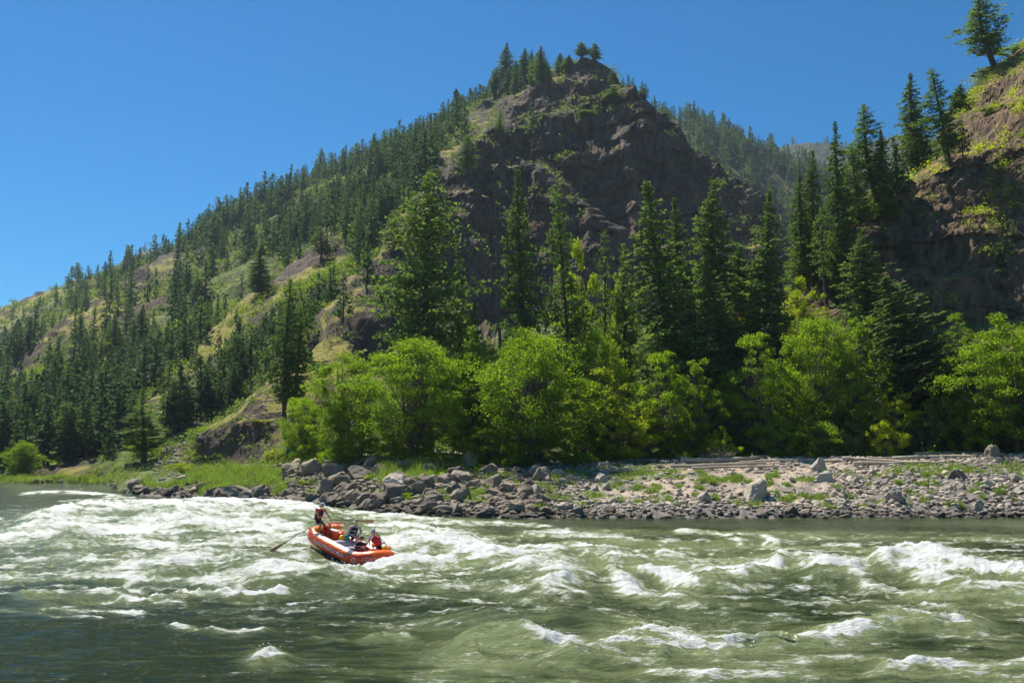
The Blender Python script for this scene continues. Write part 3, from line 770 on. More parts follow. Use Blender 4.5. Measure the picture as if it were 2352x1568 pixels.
FIR = [proto('fir', conifer(100+i, 25, 3.4, 0.06, 230, 8, 10, 0.38, 'fir'), M_NEEDLE, M_BARK) for i in range(3)]
PINE = [proto('pine', conifer(200+i, 25, 3.4, 0.20, 150, 7, 11, 0.40, 'pine'), M_NEEDLE, M_BARK) for i in range(3)]
PINEO = [proto('open_pine', conifer(230+i, 25, 3.2, 0.34, 80, 5, 8, 0.40, 'pine'), M_NEEDLE, M_BARK) for i in range(2)]
DENSE = [proto('big_pine', conifer(250, 25, 4.4, 0.10, 240, 8, 10, 0.42, 'pine'), M_NEEDLE, M_BARK)]

def conif(pool, i, ut, vt, ub, vb, Y, wpx, label, name='pine_tree', group=None, cat='conifer'):
    """tree whose tip shows at (ut,vt); the trunk passes (ub,vb); foot dropped to the ground"""
    if Y >= 148:
        for k in range(12):
            q = hit(ub, vb + 4 * k, ('mountain', 'rocky_hill'))
            if q is not None and abs(q[0].y - Y) < 0.3 * Y: Y = q[0].y + 0.5; break
    top = PT(ut, vt, Y); b = PT(ub, vb, Y)
    dirx = (top[0] - b[0]) / max(0.1, top[2] - b[2])
    x = b[0]; z = drop(x, Y)
    for _ in range(3): x = top[0] - dirx * (top[2] - z); z = drop(x, Y)
    H = (top[2] - z + 0.3)
    pr = pool[i % len(pool)]
    R = wpx * Y / F / 2
    return put_tree(pr, name, x, Y, z - 0.3, R / 3.4 * (1.45 if pool is DENSE else 1.8 if pool is FIR else 1.55), math.hypot(H, dirx * H) / 25.0, (math.atan(dirx), 0), i * 1.7, label=label, category=cat, group=group)

gF = 'tall conifers standing behind the riverside trees'
HERO = [
 (DENSE,0, 985,402, 985,800,134,165,'huge broad dark pine, tallest in front of the left end of the cliff'),
 (FIR,  0, 1190,386,1216,750,128,92,'tall narrow fir with sunlit green edges just right of the bare dead trunk'),
 (PINE, 1, 1275,425,1302,765,127,78,'open dark pine with a visible leaning trunk, second right of the bare dead trunk'),
 (PINEO,0, 1388,530,1385,750,128,66,'slender thin-crowned pine above yellow-green bushes at the foot of the cliff'),
 (FIR,  1, 1494,416,1560,830,124,145,'large drooping fir leaning left, in front of a paler companion'),
 (FIR,  2, 1548,458,1580,760,132,85,'paler fir half hidden behind the large drooping fir'),
 (FIR,  0, 1642,412,1652,700,136,92,'pale green fir with a rounded top, left of the pointed fir'),
 (FIR,  1, 1626,600,1684,800,127,88,'shorter fir whose thin trunk bends right at its foot'),
 (FIR,  2, 1766,440,1772,770,130,86,'dark pointed fir standing alone before the golden gap in the ridges'),
 (FIR,  0, 1868,345,1880,640,150,56,'dark spire-shaped fir left of the pair with forked tops on the right'),
 (FIR,  1, 1922,280,1945,690,152,62,'tall fir with its tip just left of the highest one on the right slope'),
 (PINE, 0, 1988,238,2020,510,150,76,'tallest conifer of the right-hand stand, trunk bare below'),
 (PINE, 2, 1955,330,1980,560,156,60,'conifer filling the gap between the two tallest of the right stand'),
 (FIR,  2, 2022,300,2040,520,160,46,'conifer at the right edge of the right-hand stand'),
 (FIR,  1, 1840,400,1856,660,150,60,'small fir at the left edge of the right-hand stand'),
 (PINEO,1, 1890,480,1900,700,138,56,'slender pole-like pine with bare lower trunk before the yellow bushes'),
 (PINE, 1, 1935,500,1940,700,138,56,'slim pine with two bare feet of trunk left of the leaning fir'),
 (FIR,  0, 1985,520,2010,700,126,110,'broad pale olive fir top rising from the leaning mass'),
 (FIR,  2, 2030,640,2185,985,116,180,'dark fir leaning strongly to the left over the bank'),
 (FIR,  1, 2095,168,2110,330,176,64,'dense fir on the right skyline left of the leaning open pine'),
 (PINE, 2, 2140,158,2186,390,166,66,'open leaning pine on the right skyline with a long bare trunk'),
 (PINE, 0, 2255,-14,2285,152,202,92,'lone pine at the top right corner cut by the frame'),
 (FIR,  2, 2205,195,2203,228,230,34,'tiny distant pine top peeking over the right skyline'),
 (FIR,  0, 1092,692,1096,780,128,70,'young fir left of the bare dead trunk, just above the bright green trees'),
 (FIR,  1, 1055,560,1060,760,140,60,'narrow fir close behind the huge broad dark pine'),
 (PINE, 0, 668,640,655,960,146,80,'tall thin dark pine rising from the bank left of the bright green trees'),
 (PINE, 1, 690,700,672,980,150,66,'lower pine close beside the tall thin dark pine'),
 (PINEO,0, 685,648,715,830,160,62,'sparse pine leaning left with a long bare trunk on the golden slope'),
 (PINE, 2, 545,768,541,870,196,52,'round-headed pine above the talus on the left slope'),
 (FIR,  2, 612,720,608,810,200,46,'small dark fir on the golden spur'),
 (PINE, 0, 1435,560,1440,740,140,60,'dark pine behind the large drooping fir on its left'),
 (FIR,  1, 1340,640,1345,740,140,50,'low dark fir between the thin-crowned pine and the open dark pine'),
 (FIR,  0, 1700,560,1710,700,142,50,'small fir between the pale green fir and the pointed fir'),
 (PINE, 1, 325,930,330,1060,192,92,'rounded bushy pine close to the far left bank'),
 (PINE, 2, 150,925,165,1060,200,62,'open pine with leaning trunk by the far left bank'),
 (PINE, 0, 400,870,405,1000,190,60,'tall open pine right of the rounded bushy one on the left'),
 (FIR,  2, 240,905,240,1020,205,60,'dark fir between the two open pines of the far left bank'),
 (FIR,  1, 265,722,265,830,290,40,'dark slim fir in the left gully'),
 (FIR,  0, 330,700,330,800,290,46,'dense fir in the left gully under the golden spur'),
 (FIR,  2, 602,560,602,680,290,46,'dark fir above the golden spur middle left'),
 (PINEO,1, 832,468,838,570,300,44,'sparse pine with a bare trunk standing on the golden spur'),
 (PINE, 1, 905,500,905,580,270,48,'pine on the spur just left of the huge broad dark pine'),
 (PINE, 2, 735,520,738,600,300,40,'pine on the upper edge of the golden spur'),
 (PINE, 0, 1075,310,1078,400,392,44,'dark pine on the shoulder above the huge broad dark pine'),
 (PINEO,0, 1148,250,1146,330,430,34,'thin dead-looking pine on the shoulder of the cliff'),
 (FIR,  1, 1352,252,1352,315,470,34,'pale fir growing alone on the face of the summit cliff'),
 (FIR,  2, 1408,200,1408,250,500,32,'pale fir near the summit on the right of the cliff face'),
 (FIR,  0, 1165,98, 1168,168,560,36,'tall spiky fir, leftmost of the row on the summit ridge'),
 (FIR,  2, 1206,112,1208,180,552,30,'dense fir second in the row on the summit ridge'),
 (FIR,  1, 1244,106,1248,190,552,34,'tall dense fir in the middle of the summit row'),
 (FIR,  0, 1222,114,1224,170,558,18,'thin spire between the dense firs of the summit row'),
 (FIR,  2, 1186,140,1188,190,560,22,'short spire behind the leftmost fir of the summit row'),
 (FIR,  1, 1288,122,1291,170,548,26,'small spire on the summit ridge left of the two top pines'),
 (FIR,  0, 1308,126,1306,165,545,22,'smallest spire on the summit ridge'),
 (PINE, 1, 1335,98, 1337,150,536,30,'round-topped pine, left one of the pair on the very summit'),
 (PINE, 2, 1366,100,1366,150,532,30,'palm-like pine, right one of the pair on the very summit'),
 (PINE, 0, 738,340,740,400,760,26,'tall lone pine breaking the left skyline'),
 (FIR,  1, 296,563,297,610,940,16,'tall lone fir on the far left skyline above the dark knob'),
 (PINE, 2, 178,602,178,640,940,24,'rounded lone pine on the far left skyline'),
]
NHERO = 0
for pool, i, ut, vt, ub, vb, Y, w, lab in HERO:
    conif(pool, i, ut, vt, ub, vb, Y, w, lab); NHERO += 1

# ---- dead trunks
def snag(ut, vt, ub, vb, Y, r, label, limbs=6):
    top = PT(ut, vt, Y); b = PT(ub, vb, Y); z = drop(b[0], Y)
    d = (b - top) / abs(b[2] - top[2]); base = top + d * (top[2] - z)
    rs = np.random.RandomState(int(ut)); g = G(); L_ = Vector(top - base)
    g.tube([tuple(Vector(L_) * t + Vector((0.12 * math.sin(9*t), 0, 0))) for t in np.linspace(0, 1, 8)], [r * (1 - .8*t) for t in np.linspace(0, 1, 8)], 7)
    e = link('dead_tree', None, label=label, category='dead tree'); e.location = base
    link('trunk', g.mesh('snag_trunk', (M_DEAD,)), e)
    for k in range(limbs):
        g = G(); t = rs.uniform(.35, .92); o = L_ * t; a = rs.choice([-1, 1]); ln = rs.uniform(.6, 2.2)
        g.tube([tuple(o), tuple(o + Vector((a*ln*.5, rs.normal(0,.3), .1))), tuple(o + Vector((a*ln, rs.normal(0,.4), -.25*ln)))], [r*.3, r*.18, r*.05], 4)
        link('limb', g.mesh('snag_limb', (M_DEAD,)), e)
snag(1133, 430, 1150, 785, 131, 0.34, 'bare dead trunk standing upright before the dark cliff', 10)
snag(936, 355, 962, 412, 340, 0.5, 'leaning dead trunk on the crest above the broad dark pine', 3)
snag(1284, 150, 1292, 190, 548, 0.5, 'thin dead snag on the summit ridge', 2)
snag(2066, 335, 2092, 425, 158, 0.24, 'short dead trunk leaning left on the right skyline crest', 6)

# ---- forest on the hills
def lowpoly(seed, kind):
    g, V = conifer(seed, 20, 3.1, 0.1 if kind == 'fir' else 0.18, 64, 3, 3, 1.15, kind, 4, 1)
    tv = np.concatenate(g.V); tf = np.concatenate(g.F)
    return tv, tf, V
LOW = [lowpoly(300+i, 'fir') for i in range(6)] + [lowpoly(320+i, 'pine') for i in range(5)] + [lowpoly(340, 'open')]
LOWME = []
for tv, tf, V in LOW:
    Fa = np.concatenate([tf, np.arange(len(V)).reshape(-1, 3) + len(tv)])
    LOWME.append(mesh_np('hill_conifer', np.concatenate([tv, V]), Fa, (M_BARK, M_NEEDLEF), False, [0]*len(tf) + [1]*(len(V)//3)))

rs = np.random.RandomState(12)
cand = []
def scatter(sheet, n, hmin, hmax, dens, kmin=0.0):
    S = SHEETS[sheet]; P = S['P']; nr, nc = P.shape[:2]; c = 0; tries = 0
    U, V = PROJ(P)
    D = dens(P, S, U, V) 
    area = np.linalg.norm(np.cross(np.gradient(P, axis=0), np.gradient(P, axis=1)), axis=-1)
    W = np.clip(D, 0, None) * area * ((U > -260) & (U < 2620))
    cdf = np.cumsum(W.ravel()); pick = np.searchsorted(cdf, rs.rand(n) * cdf[-1])
    for k in pick:
        i, j = divmod(int(k), nc); p = P[i, j] + rs.normal(0, 0.8, 3) * np.array([1, 1, 0])
        cand.append((p[0], p[1], P[i, j, 2] - 0.5, rs.uniform(hmin, hmax) * (0.75 + 0.5 * vnoise(p / 60, 8)) * rs.choice([.6, .85, 1, 1.1]) * (min(1, max(.62, .45 + .55 * p[1] / 560)) if sheet == 'mountain' else 1), sheet))
def dens_m(P, S, U, V):
    K = S['K']; n = fbm(P / 55, 4, 101)
    d = K[..., 1] ** 2.2 * 1.4 + K[..., 0] * 0.02 + K[..., 2] * 0.022
    d *= np.clip(0.34 + 3.4 * n, 0.0, 2.2)
    d *= np.where(S['R'][:, None] < 0.6, 0, 1)
    d *= np.where((U > 1130) & (V > 175), 0.35, 1)
    d *= np.clip(1 - (U - 1080) / 60, 0.2, 1)
    d *= np.where((U > 1000) & (V > 420), 0.3, 1)
    d *= np.where((S['R'][:, None] > 8.0), 0.3, 1)
    return d * (1 + 2.6 * np.clip((500 - P[..., 1]) / 300, 0, 1))
scatter('mountain', 1800, 13, 22, dens_m)
# the fringe of trees along the sky line
S = SHEETS['mountain']; ir = int(np.argmin(np.abs(S['R'] - 8.0)))
for _ in range(330):
    u = rs.choice([rs.uniform(-200, 600), rs.uniform(560, 1260)], p=[.35, .65]); j = int((u + 500) / 3)
    if vnoise(np.array([u/45., 3., 1.]), 4) < (0.36 if u < 600 else 0.18): continue
    i = ir - rs.randint(0, 9); p = S['P'][i, j]
    cand.append((p[0], p[1], p[2] - .5, rs.uniform(11, 20) * (0.7 if u < 450 else 1.0 if u < 1000 else 0.85), 'mountain'))
for u in (1395, 1402, 1418, 1425, 1432, 1446, 1455, 1475, 1500, 1530, 1590, 1655):
    j = int((u + 500) / 3); p = S['P'][ir - 1, j]; cand.append((p[0], p[1], p[2] - .5, rs.uniform(6, 10), 'mountain'))
scatter('back_ridge', 2700, 15, 25, lambda P, S, U, V: (S['K'][..., 1] + 0.12 * S['K'][..., 0]) * np.clip(0.7 + 1.6 * fbm(P/60, 3, 5), 0.1, 2) * (S['R'][:, None] > .5))
scatter('rocky_hill', 26, 5, 11, lambda P, S, U, V: 1.0 * (U < 2400) * (V > 360) * (S['R'][:, None] > 1.2) * (S['R'][:, None] < 3.8))
scatter('far_ridge', 900, 18, 26, lambda P, S, U, V: 0.3 + 0 * U)
scatter('far_left_ridge', 70, 14, 20, lambda P, S, U, V: 0.3 * (U < 600))
cand = [c for c in cand if c[1] > 150 or c[4] == 'rocky_hill']
cand.sort(key=lambda c: -c[3] / c[1])
NIND = 300 - NHERO
def zone(x, y, z, sheet):
    u, v = PROJ(np.array([x, y, z]))
    if sheet == 'rocky_hill': return 'small conifer growing on the rocky hill at right', 'small conifers on the rocky hill'
    if sheet != 'mountain': return 'dark conifer on the hazy wooded ridge behind the cliff', 'conifers on the ridge behind the cliff'
    if u < 480: return ('dark conifer low on the left slope near the far bank', 'conifers low on the left slope') if v > 880 else ('dark conifer high on the left slope', 'conifers high on the left slope')
    if u < 1100: return ('dark conifer in the forest between the golden spurs', 'conifers between the golden spurs') if v > 420 else ('dark conifer on the long skyline ridge', 'conifers on the skyline ridge')
    return 'small conifer clinging to the dark cliff', 'conifers clinging to the cliff'
vis = []
for c in cand[:]:
    x, y, z, h, sh = c
    u, v = PROJ(np.array([x, y, z + h])); 
    inview = -10 < u < 2362 and v < 1120
    if inview and len(vis) < NIND:
        o = Vector((0, 0, CAMH)); d = Vector((x, y, z + h)) - o; L_ = d.length; d.normalize()
        blocked = any((b.ray_cast(o, d, L_ - 2)[0] is not None) for n, b in BVHS)
        if not blocked: vis.append(c); continue
    c_ = c
indiv = set(id(c) for c in vis)
for k, c in enumerate(vis):
    x, y, z, h, sh = c; i = rs.randint(len(LOWME)); l, gname = zone(x, y, z, sh)
    o = link('conifer', LOWME[i], label=l, category='conifer', group=gname)
    o.location = (x, y, z); o.rotation_euler = (rs.normal(0, .02), rs.normal(0, .03), rs.uniform(0, 6.28)); w = h / 20 * rs.uniform(1.0, 1.85)
    o.scale = (w, w, h / 20)
TV, TF, TM, n0 = [], [], [], 0
for c in cand:
    if id(c) in indiv: continue
    x, y, z, h, sh = c; tv, tf, V = LOW[rs.randint(len(LOW))]
    a = rs.uniform(0, 6.28); w = h / 20 * rs.uniform(1.0, 1.85); ca, sa = math.cos(a), math.sin(a)
    if y > 850: V = V.reshape(-1, 3, 3)[::2]; V = ((V - V.mean(1, keepdims=True)) * 1.4 + V.mean(1, keepdims=True)).reshape(-1, 3)
    A = np.concatenate([tv, V]) * np.array([w, w, h / 20]); A = np.stack([A[:, 0]*ca - A[:, 1]*sa, A[:, 0]*sa + A[:, 1]*ca, A[:, 2]], -1) + np.array([x, y, z])
    TV.append(A); TF.append(tf + n0); TM.append(np.zeros(len(tf)))
    TF.append(np.arange(len(V)).reshape(-1, 3) + len(tv) + n0); TM.append(np.ones(len(V)//3)); n0 += len(A)
link('forest', mesh_np('forest', np.concatenate(TV), np.concatenate(TF), (M_BARK, M_NEEDLEF), False, np.concatenate(TM)), kind='stuff', label='dark conifer forest covering the distant slopes', category='forest')

# ---- scrub on the hills (uncountable)
def scrub(name, sheet, n, smin, smax, dens, mat, label, ntri=44, tri=0.36, seed=1):
    r = np.random.RandomState(seed); S = SHEETS[sheet]; P = S['P']; nc = P.shape[1]; U, V = PROJ(P)
    area = np.linalg.norm(np.cross(np.gradient(P, axis=0), np.gradient(P, axis=1)), axis=-1)
    W = np.clip(dens(P, S, U, V), 0, None) * area / P[..., 1] * ((U > -200) & (U < 2560))
    cdf = np.cumsum(W.ravel()); pick = np.searchsorted(cdf, r.rand(n) * cdf[-1])
    C = P.reshape(-1, 3)[pick] + r.normal(0, .4, (n, 3)) * np.array([1, 1, 0]); s = r.uniform(smin, smax, n) * np.clip(C[:, 1] / 250, 0.7, 2.2)
    C[:, 2] += s * .3
    V_ = tri_clump(r, C, s * .42, ntri, np.minimum(s * tri, .0019 * C[:, 1]), .7)
    link(name, tri_mesh(name, V_, mat), kind='stuff', label=label, category='scrub')
scrub('hillside_scrub', 'mountain', 8000, 1.0, 2.6, lambda P, S, U, V: (S['green'] * 1.3 + .3 * (1 - S['rock'])) * np.clip(.4 + 2.2*fbm(P/22, 3, 7), 0, 2), M_LEAFO, 'olive and pale green scrub dotted over the golden slopes', seed=3)
scrub('bright_scrub', 'mountain', 2300, 1.2, 3.0, lambda P, S, U, V: S['green'] * np.clip(.1 + 2.2*fbm(P/30, 3, 17), 0, 2) * (P[..., 1] < 420) * np.where(U > 1120, .2, 1), M_SLOPE, 'bright yellow green scrub in the gullies', seed=4)
scrub('rocky_hill_scrub', 'rocky_hill', 3600, 0.6, 2.0, lambda P, S, U, V: (0.25 + S['green'] * 0.9) * np.clip(.1 + 2.2*fbm(P/14, 3, 27), 0, 2), M_LEAFO, 'olive scrub growing on the rocky hill at right', 60, 0.2, seed=5)
scrub('rocky_hill_bushes', 'rocky_hill', 1000, 1.0, 2.8, lambda P, S, U, V: (S['green'] + .1) * np.clip(.05 + 2.2*fbm(P/18, 3, 37), 0, 2), M_LEAFY, 'yellow green bushes on the rocky hill at right', 90, 0.16, seed=6)

scrub('cliff_scrub', 'mountain', 2600, 0.8, 1.7, lambda P, S, U, V: (U > 1000) * np.clip(S['N'][..., 2] - .35, 0, .4) * np.clip(.15 + 2.4*fbm(P/18, 3, 47), 0, 2), M_LEAFO, 'olive scrub on the ledges of the dark cliff', 22, 0.34, seed=8)
# ------------------------------------------------------------------ riverside trees and bushes
BR = [proto('broadleaf', clump_tree(400+i, 12, 4.2, 190, 220, 0.14, -0.02, 4, 0.86), M_LEAF, M_BARKG) for i in range(4)]
BU = [proto('bush', clump_tree(420+i, 4, 2.4, 60, 150, 0.14, -0.02, 5, 0.6), M_LEAF, M_BARKG) for i in range(2)]
BY = [proto('yellow_bush', clump_tree(430+i, 4, 2.4, 55, 140, 0.14, -0.02, 5, 0.6), M_LEAFY, M_BARKG) for i in range(3)]
BO = [proto('olive_bush', clump_tree(440+i, 4, 2.4, 55, 130, 0.14, -0.02, 5, 0.55), M_LEAFO, M_BARKG) for i in range(2)]
TY = [proto('yellow_tree', clump_tree(450+i, 12, 4.0, 110, 170, 0.18, 0.0, 3, 0.65), M_LEAFY, M_BARKG) for i in range(2)]
TO = [proto('loose_tree', clump_tree(460+i, 12, 4.0, 105, 150, 0.17, 0.02, 2, 0.62), M_LEAF, M_BARKG) for i in range(2)]
HOF = {id(BR): (12, 4.2), id(BU): (4, 2.4), id(BY): (4, 2.4), id(BO): (4, 2.4), id(TY): (12, 4.0), id(TO): (12, 4.0)}
def leafy(pool, i, u, vt, w, Y, label, name, cat, group=None, vb=None):
    top = PT(u, vt, Y); x = top[0]
    z = drop(x, Y) if vb is None else PT(u, vb, Y)[2]
    h, r = HOF[id(pool)]; H = max(0.4, top[2] - z + 0.2)
    return put_tree(pool[i % len(pool)], name, x, Y, z - 0.15, w * Y / F / 2 / r * 1.12, H / h, (0, 0), i * 2.1, label=label, category=cat, group=group)
LT = [
 (BR,0, 795,800,150,119,'leftmost bright green riverside tree, lobed and leaning over the boulders'),
 (BR,1, 952,762,235,113,'broad bright green tree behind the pale boulder pile, left of the middle pair'),
 (BR,2,1098,764,150,119,'rounded vivid green tree squeezed between two broader riverside trees'),
 (BR,3,1222,752,255,109,'widest green riverside tree, dark under its crown, right of the bleached dead bush'),
 (BR,0,1372,752,125,124,'vivid green treetop rising behind the widest riverside tree'),
 (TY,0,1400,850,190,113,'yellow green loose tree just right of the widest riverside tree'),
 (TO,0,1522,812,150,113,'dull green tree standing under the large drooping fir'),
 (TO,1,1592,830,110,113,'dark olive tree in the shade under the drooping fir'),
 (TO,0,1735,770,165,115,'open green tree with a thin trunk left of the tallest right-hand riverside tree'),
 (BR,1,1868,714,185,116,'tallest bright green tree of the right half of the bank'),
 (TO,1,1965,735,130,114,'slender green tree with a visible straight trunk beside the leaning fir'),
 (TY,1,2040,880,120,111,'yellow green young tree at the foot of the leaning fir'),
 (BR,2,2312,735,250,105,'bright green tree cut by the right edge of the frame'),
 (BR,3,2430,700,250,104,'bright green tree beyond the right edge'),
 (TO,0,2196,722,75,120,'small blue green tree against the rocky hill at right'),
 (TY,0,1335,560,120,140,'glowing yellow green tree high behind the thin-crowned pine'),
 (TY,1,1425,600,80,142,'small glowing tree right of the thin-crowned pine'),
 (TY,0,1845,640,95,134,'yellow green tree between pole-like pines'),
 (TY,1,1740,700,80,136,'yellow olive tree under the pointed fir'),
 (TO,1,1660,860,90,118,'dull green small tree left of the open green tree'),
 (BR,1,700,905,90,130,'small green tree left of the leftmost bright riverside tree'),
 (BR,2,330,1000,60,196,'rounded small green tree near the far left bank'),
 (BR,3,55,1010,75,198,'bright green tree at the far left edge by the water'),
 (BR,0,460,978,52,168,'bright green small tree right of the talus slope'),
]
for pool, i, u, vt, w, Y, lab in LT: leafy(pool, i, u, vt, w, Y, lab, 'broadleaf_tree', 'tree')
LB = [
 (BY,0, 722,1004,66,127,'vivid yellow green bush at the top left of the boulder pile'),
 (BY,1, 592,1012,56,150,'yellow green bush left of the tall dark pine by the bank'),
 (BY,2, 635,1030,50,140,'yellow green bush above the patch of tall grass'),
 (BY,0, 500,1040,50,160,'yellow green bush under the low brown cliff on the left'),
 (BY,1, 420,1062,60,150,'yellow green bush at the foot of the talus'),
 (BU,0, 880,1062,70,113,'green bush at the upper edge of the boulders under the broad tree'),
 (BU,1,1000,1070,110,107,'dark green bush in shade beside the bleached dead bush'),
 (BO,0,1098,1066,52,103,'pale olive bush right of the bleached dead bush'),
 (BU,0,1330,1040,84,106,'green bush at the left end of the gravel bar'),
 (BU,1,1180,1050,80,107,'low dark green bush under the widest tree'),
 (BU,0,1240,985,130,110,'dark bush filling the shade between trunks of the widest tree'),
 (BU,1,1120,975,120,112,'dark bush between the vivid green tree and the widest tree'),
 (BU,0,930,985,130,115,'dark bush under the broad tree left of the middle pair'),
 (BU,1,830,985,90,117,'dark bush under the leftmost bright riverside tree'),
 (BU,0,1340,975,110,112,'dark bush at the right foot of the widest tree'),
 (BY,2,1420,940,130,112,'bright bush below the yellow green loose tree'),
 (BY,0,1660,985,70,110,'yellow green bush behind the driftwood roots'),
 (BU,0,1780,960,110,110,'green bush filling the shade under the tall right-hand tree'),
 (BU,1,1880,955,110,110,'dark bush under the tallest right-hand tree'),
 (BO,1,1960,965,80,110,'grey green bush in the shade left of the young yellow tree'),
 (BY,1,2035,960,70,106,'bright yellow green bush in front of the young yellow tree'),
 (BU,1,2270,900,110,105,'green bush at the foot of the tree cut by the right edge'),
 (BU,0,2180,880,100,109,'dark bush under the leaning fir'),
 (BO,0,2120,940,90,109,'olive bush in front of the shaded rock at right'),
 (BY,2,2030,442,72,160,'yellow bush glowing on the notch left of the rocky hill'),
 (BY,0,2010,500,70,157,'yellow green bush lower in the notch left of the rocky hill'),
 (BY,1,2195,262,70,190,'yellow green bush on the right skyline under the tiny pine top'),
 (BO,0,2120,372,90,178,'olive bush under the leaning open pine'),
 (BO,1,2262,205,70,200,'olive bush on the right skyline below the lone top corner pine'),
 (BU,0,2330,110,80,206,'green bush in the top right corner'),
 (BO,1,2225,300,70,188,'grey green bush on the upper rocky hill'),
 (BO,0,2290,380,90,165,'large grey green bush on the face of the rocky hill'),
 (BO,1,1000,785,70,165,'pale bush on the slope under the huge broad pine'),
 (BY,2,1700,770,60,135,'yellow bush beside the small brown crag'),
 (BY,1,1860,780,80,130,'yellow bush above the tallest right-hand tree'),
 (BY,0,1630,1000,50,112,'low leafy bush before the shaded bank under the drooping fir'),
 (BU,1,770,1030,70,121,'green bush between the boulder pile and the leftmost riverside tree'),
 (BU,0,1490,960,110,113,'green bush at the foot of the dull green tree'),
 (BU,1,1570,940,90,114,'dark bush in deep shade under the drooping fir'),
]
for pool, i, u, vt, w, Y, lab in LB: leafy(pool, i, u, vt, w, Y, lab, 'bush', 'bush')

# ------------------------------------------------------------------ rocks
def rockmat(name, c1, c2, lich):
    m, N, L, out = newmat(name)
    b = N.new('ShaderNodeBsdfPrincipled'); L.new(b.outputs[0], out.inputs['Surface']); b.inputs['Roughness'].default_value = 0.85
    b.inputs['Specular IOR Level'].default_value = 0.25
    tc = N.new('ShaderNodeTexCoord'); oi = N.new('ShaderNodeObjectInfo'); gi = N.new('ShaderNodeNewGeometry')
    def noise(s, d=6, r=0.65):
        n = N.new('ShaderNodeTexNoise'); n.inputs['Scale'].default_value = s; n.inputs['Detail'].default_value = d; n.inputs['Roughness'].default_value = r
        L.new(tc.outputs['Object'], n.inputs['Vector']); return n.outputs['Fac']
    n1, n2, n3 = noise(2.2), noise(9), noise(0.9)
    def mix(a, c, f):
        x = N.new('ShaderNodeMix'); x.data_type = 'RGBA'; x.clamp_factor = True
        for s_, v in (('A', a), ('B', c)):
            if isinstance(v, tuple): x.inputs[s_].default_value = (*v, 1)
            else: L.new(v, x.inputs[s_])
        L.new(f, x.inputs['Factor']); return x.outputs['Result']
    ad = N.new('ShaderNodeMath'); ad.operation = 'ADD'; L.new(gi.outputs['Random Per Island'], ad.inputs[0]); L.new(oi.outputs['Random'], ad.inputs[1])
    fr = N.new('ShaderNodeMath'); fr.operation = 'FRACT'; L.new(ad.outputs[0], fr.inputs[0])
    base = mix(c1, c2, fr.outputs[0])
    r = N.new('ShaderNodeMapRange'); r.inputs['From Min'].default_value = .45; r.inputs['From Max'].default_value = .7; L.new(n1, r.inputs['Value'])
    base = mix(base, lich, r.outputs[0])
    r2 = N.new('ShaderNodeMapRange'); r2.inputs['From Min'].default_value = .55; r2.inputs['From Max'].default_value = .75; r2.inputs['To Max'].default_value = 0.6; L.new(n2, r2.inputs['Value'])
    base = mix(base, tuple(c * .45 for c in c1), r2.outputs[0])
    # wet and dark near the water line
    ge = N.new('ShaderNodeSeparateXYZ'); L.new(gi.outputs['Position'], ge.inputs[0])
    r3 = N.new('ShaderNodeMapRange'); r3.inputs['From Min'].default_value = 0.25; r3.inputs['From Max'].default_value = 0.75; r3.inputs['To Min'].default_value = 0.8; r3.inputs['To Max'].default_value = 0; L.new(ge.outputs['Z'], r3.inputs['Value'])
    base = mix(base, (0.045, 0.036, 0.024), r3.outputs[0])
    L.new(base, b.inputs['Base Color'])
    bp = N.new('ShaderNodeBump'); bp.inputs['Strength'].default_value = 0.7; bp.inputs['Distance'].default_value = 0.12
    L.new(n1, bp.inputs['Height'])
    bp2 = N.new('ShaderNodeBump'); bp2.inputs['Strength'].default_value = 0.6; bp2.inputs['Distance'].default_value = 0.04
    L.new(n2, bp2.inputs['Height']); L.new(bp.outputs[0], bp2.inputs['Normal']); L.new(bp2.outputs[0], b.inputs['Normal'])
    return m
M_ROCK = rockmat('rock_grey_brown', (0.11, 0.085, 0.065), (0.29, 0.235, 0.17), (0.30, 0.25, 0.185))
M_ROCKP = rockmat('rock_pale_slate', (0.25, 0.22, 0.18), (0.58, 0.49, 0.38), (0.46, 0.39, 0.31))

def rock_verts(seed, sub=3, cuts=11, flat=0.62):
    r = np.random.RandomState(seed); V, Fc = ICO[sub]; V = V.copy()
    for _ in range(cuts):
        n = r.normal(0, 1, 3); n /= np.linalg.norm(n); d = r.uniform(0.5, 0.85)
        k = V @ n - d; V = V - np.clip(k, 0, None)[:, None] * n
    V += 0.16 * fbm(V * 1.6 + seed, 5, seed, gain=.6, ridged=True)[:, None] * V
    V = V * np.array([1.0, r.uniform(.7, .95), flat * r.uniform(.8, 1.25)])
    V[:, 2] -= V[:, 2].min() * 0.55
    return V, Fc
ROCKS = [rock_verts(500+i, 4 if i < 4 else 3, 16 + i % 5, .62 if i % 2 else .8) for i in range(10)]
def rock_me(i, mat): return mesh_np('boulder', ROCKS[i][0], ROCKS[i][1], (mat,), False)
RM_ = {(i, m.name): rock_me(i, m) for i in range(10) for m in (M_ROCK, M_ROCKP)}
rr = np.random.RandomState(77)
def rock_at(u, v, w, h, label, i, mat, name='boulder', group=None, sink=0.12, rot=None):
    q = hit(u, v, ('bank',))
    if q is None:
        Y = float(GROUND_Y(u, v)); q = (Vector(PT(u, v, Y).tolist()),)
    p = q[0]; k = p.y / F
    o = link(name, RM_[(i % 10, mat.name)], label=label, category='rock' if name == 'rock' else 'boulder', group=group)
    sx = w * k / 2; sz = h * k / (ROCKS[i % 10][0][:, 2].max() - ROCKS[i % 10][0][:, 2].min() * 0 ) 
    o.location = (p.x, p.y + sx * 0.4, p.z - sink * sz); o.scale = (sx * 1.05, sx * 1.0, sz * 1.1)
    o.rotation_euler = (rr.normal(0, .12), rr.normal(0, .12), rr.uniform(0, 6.28) if rot is None else rot)
    return o
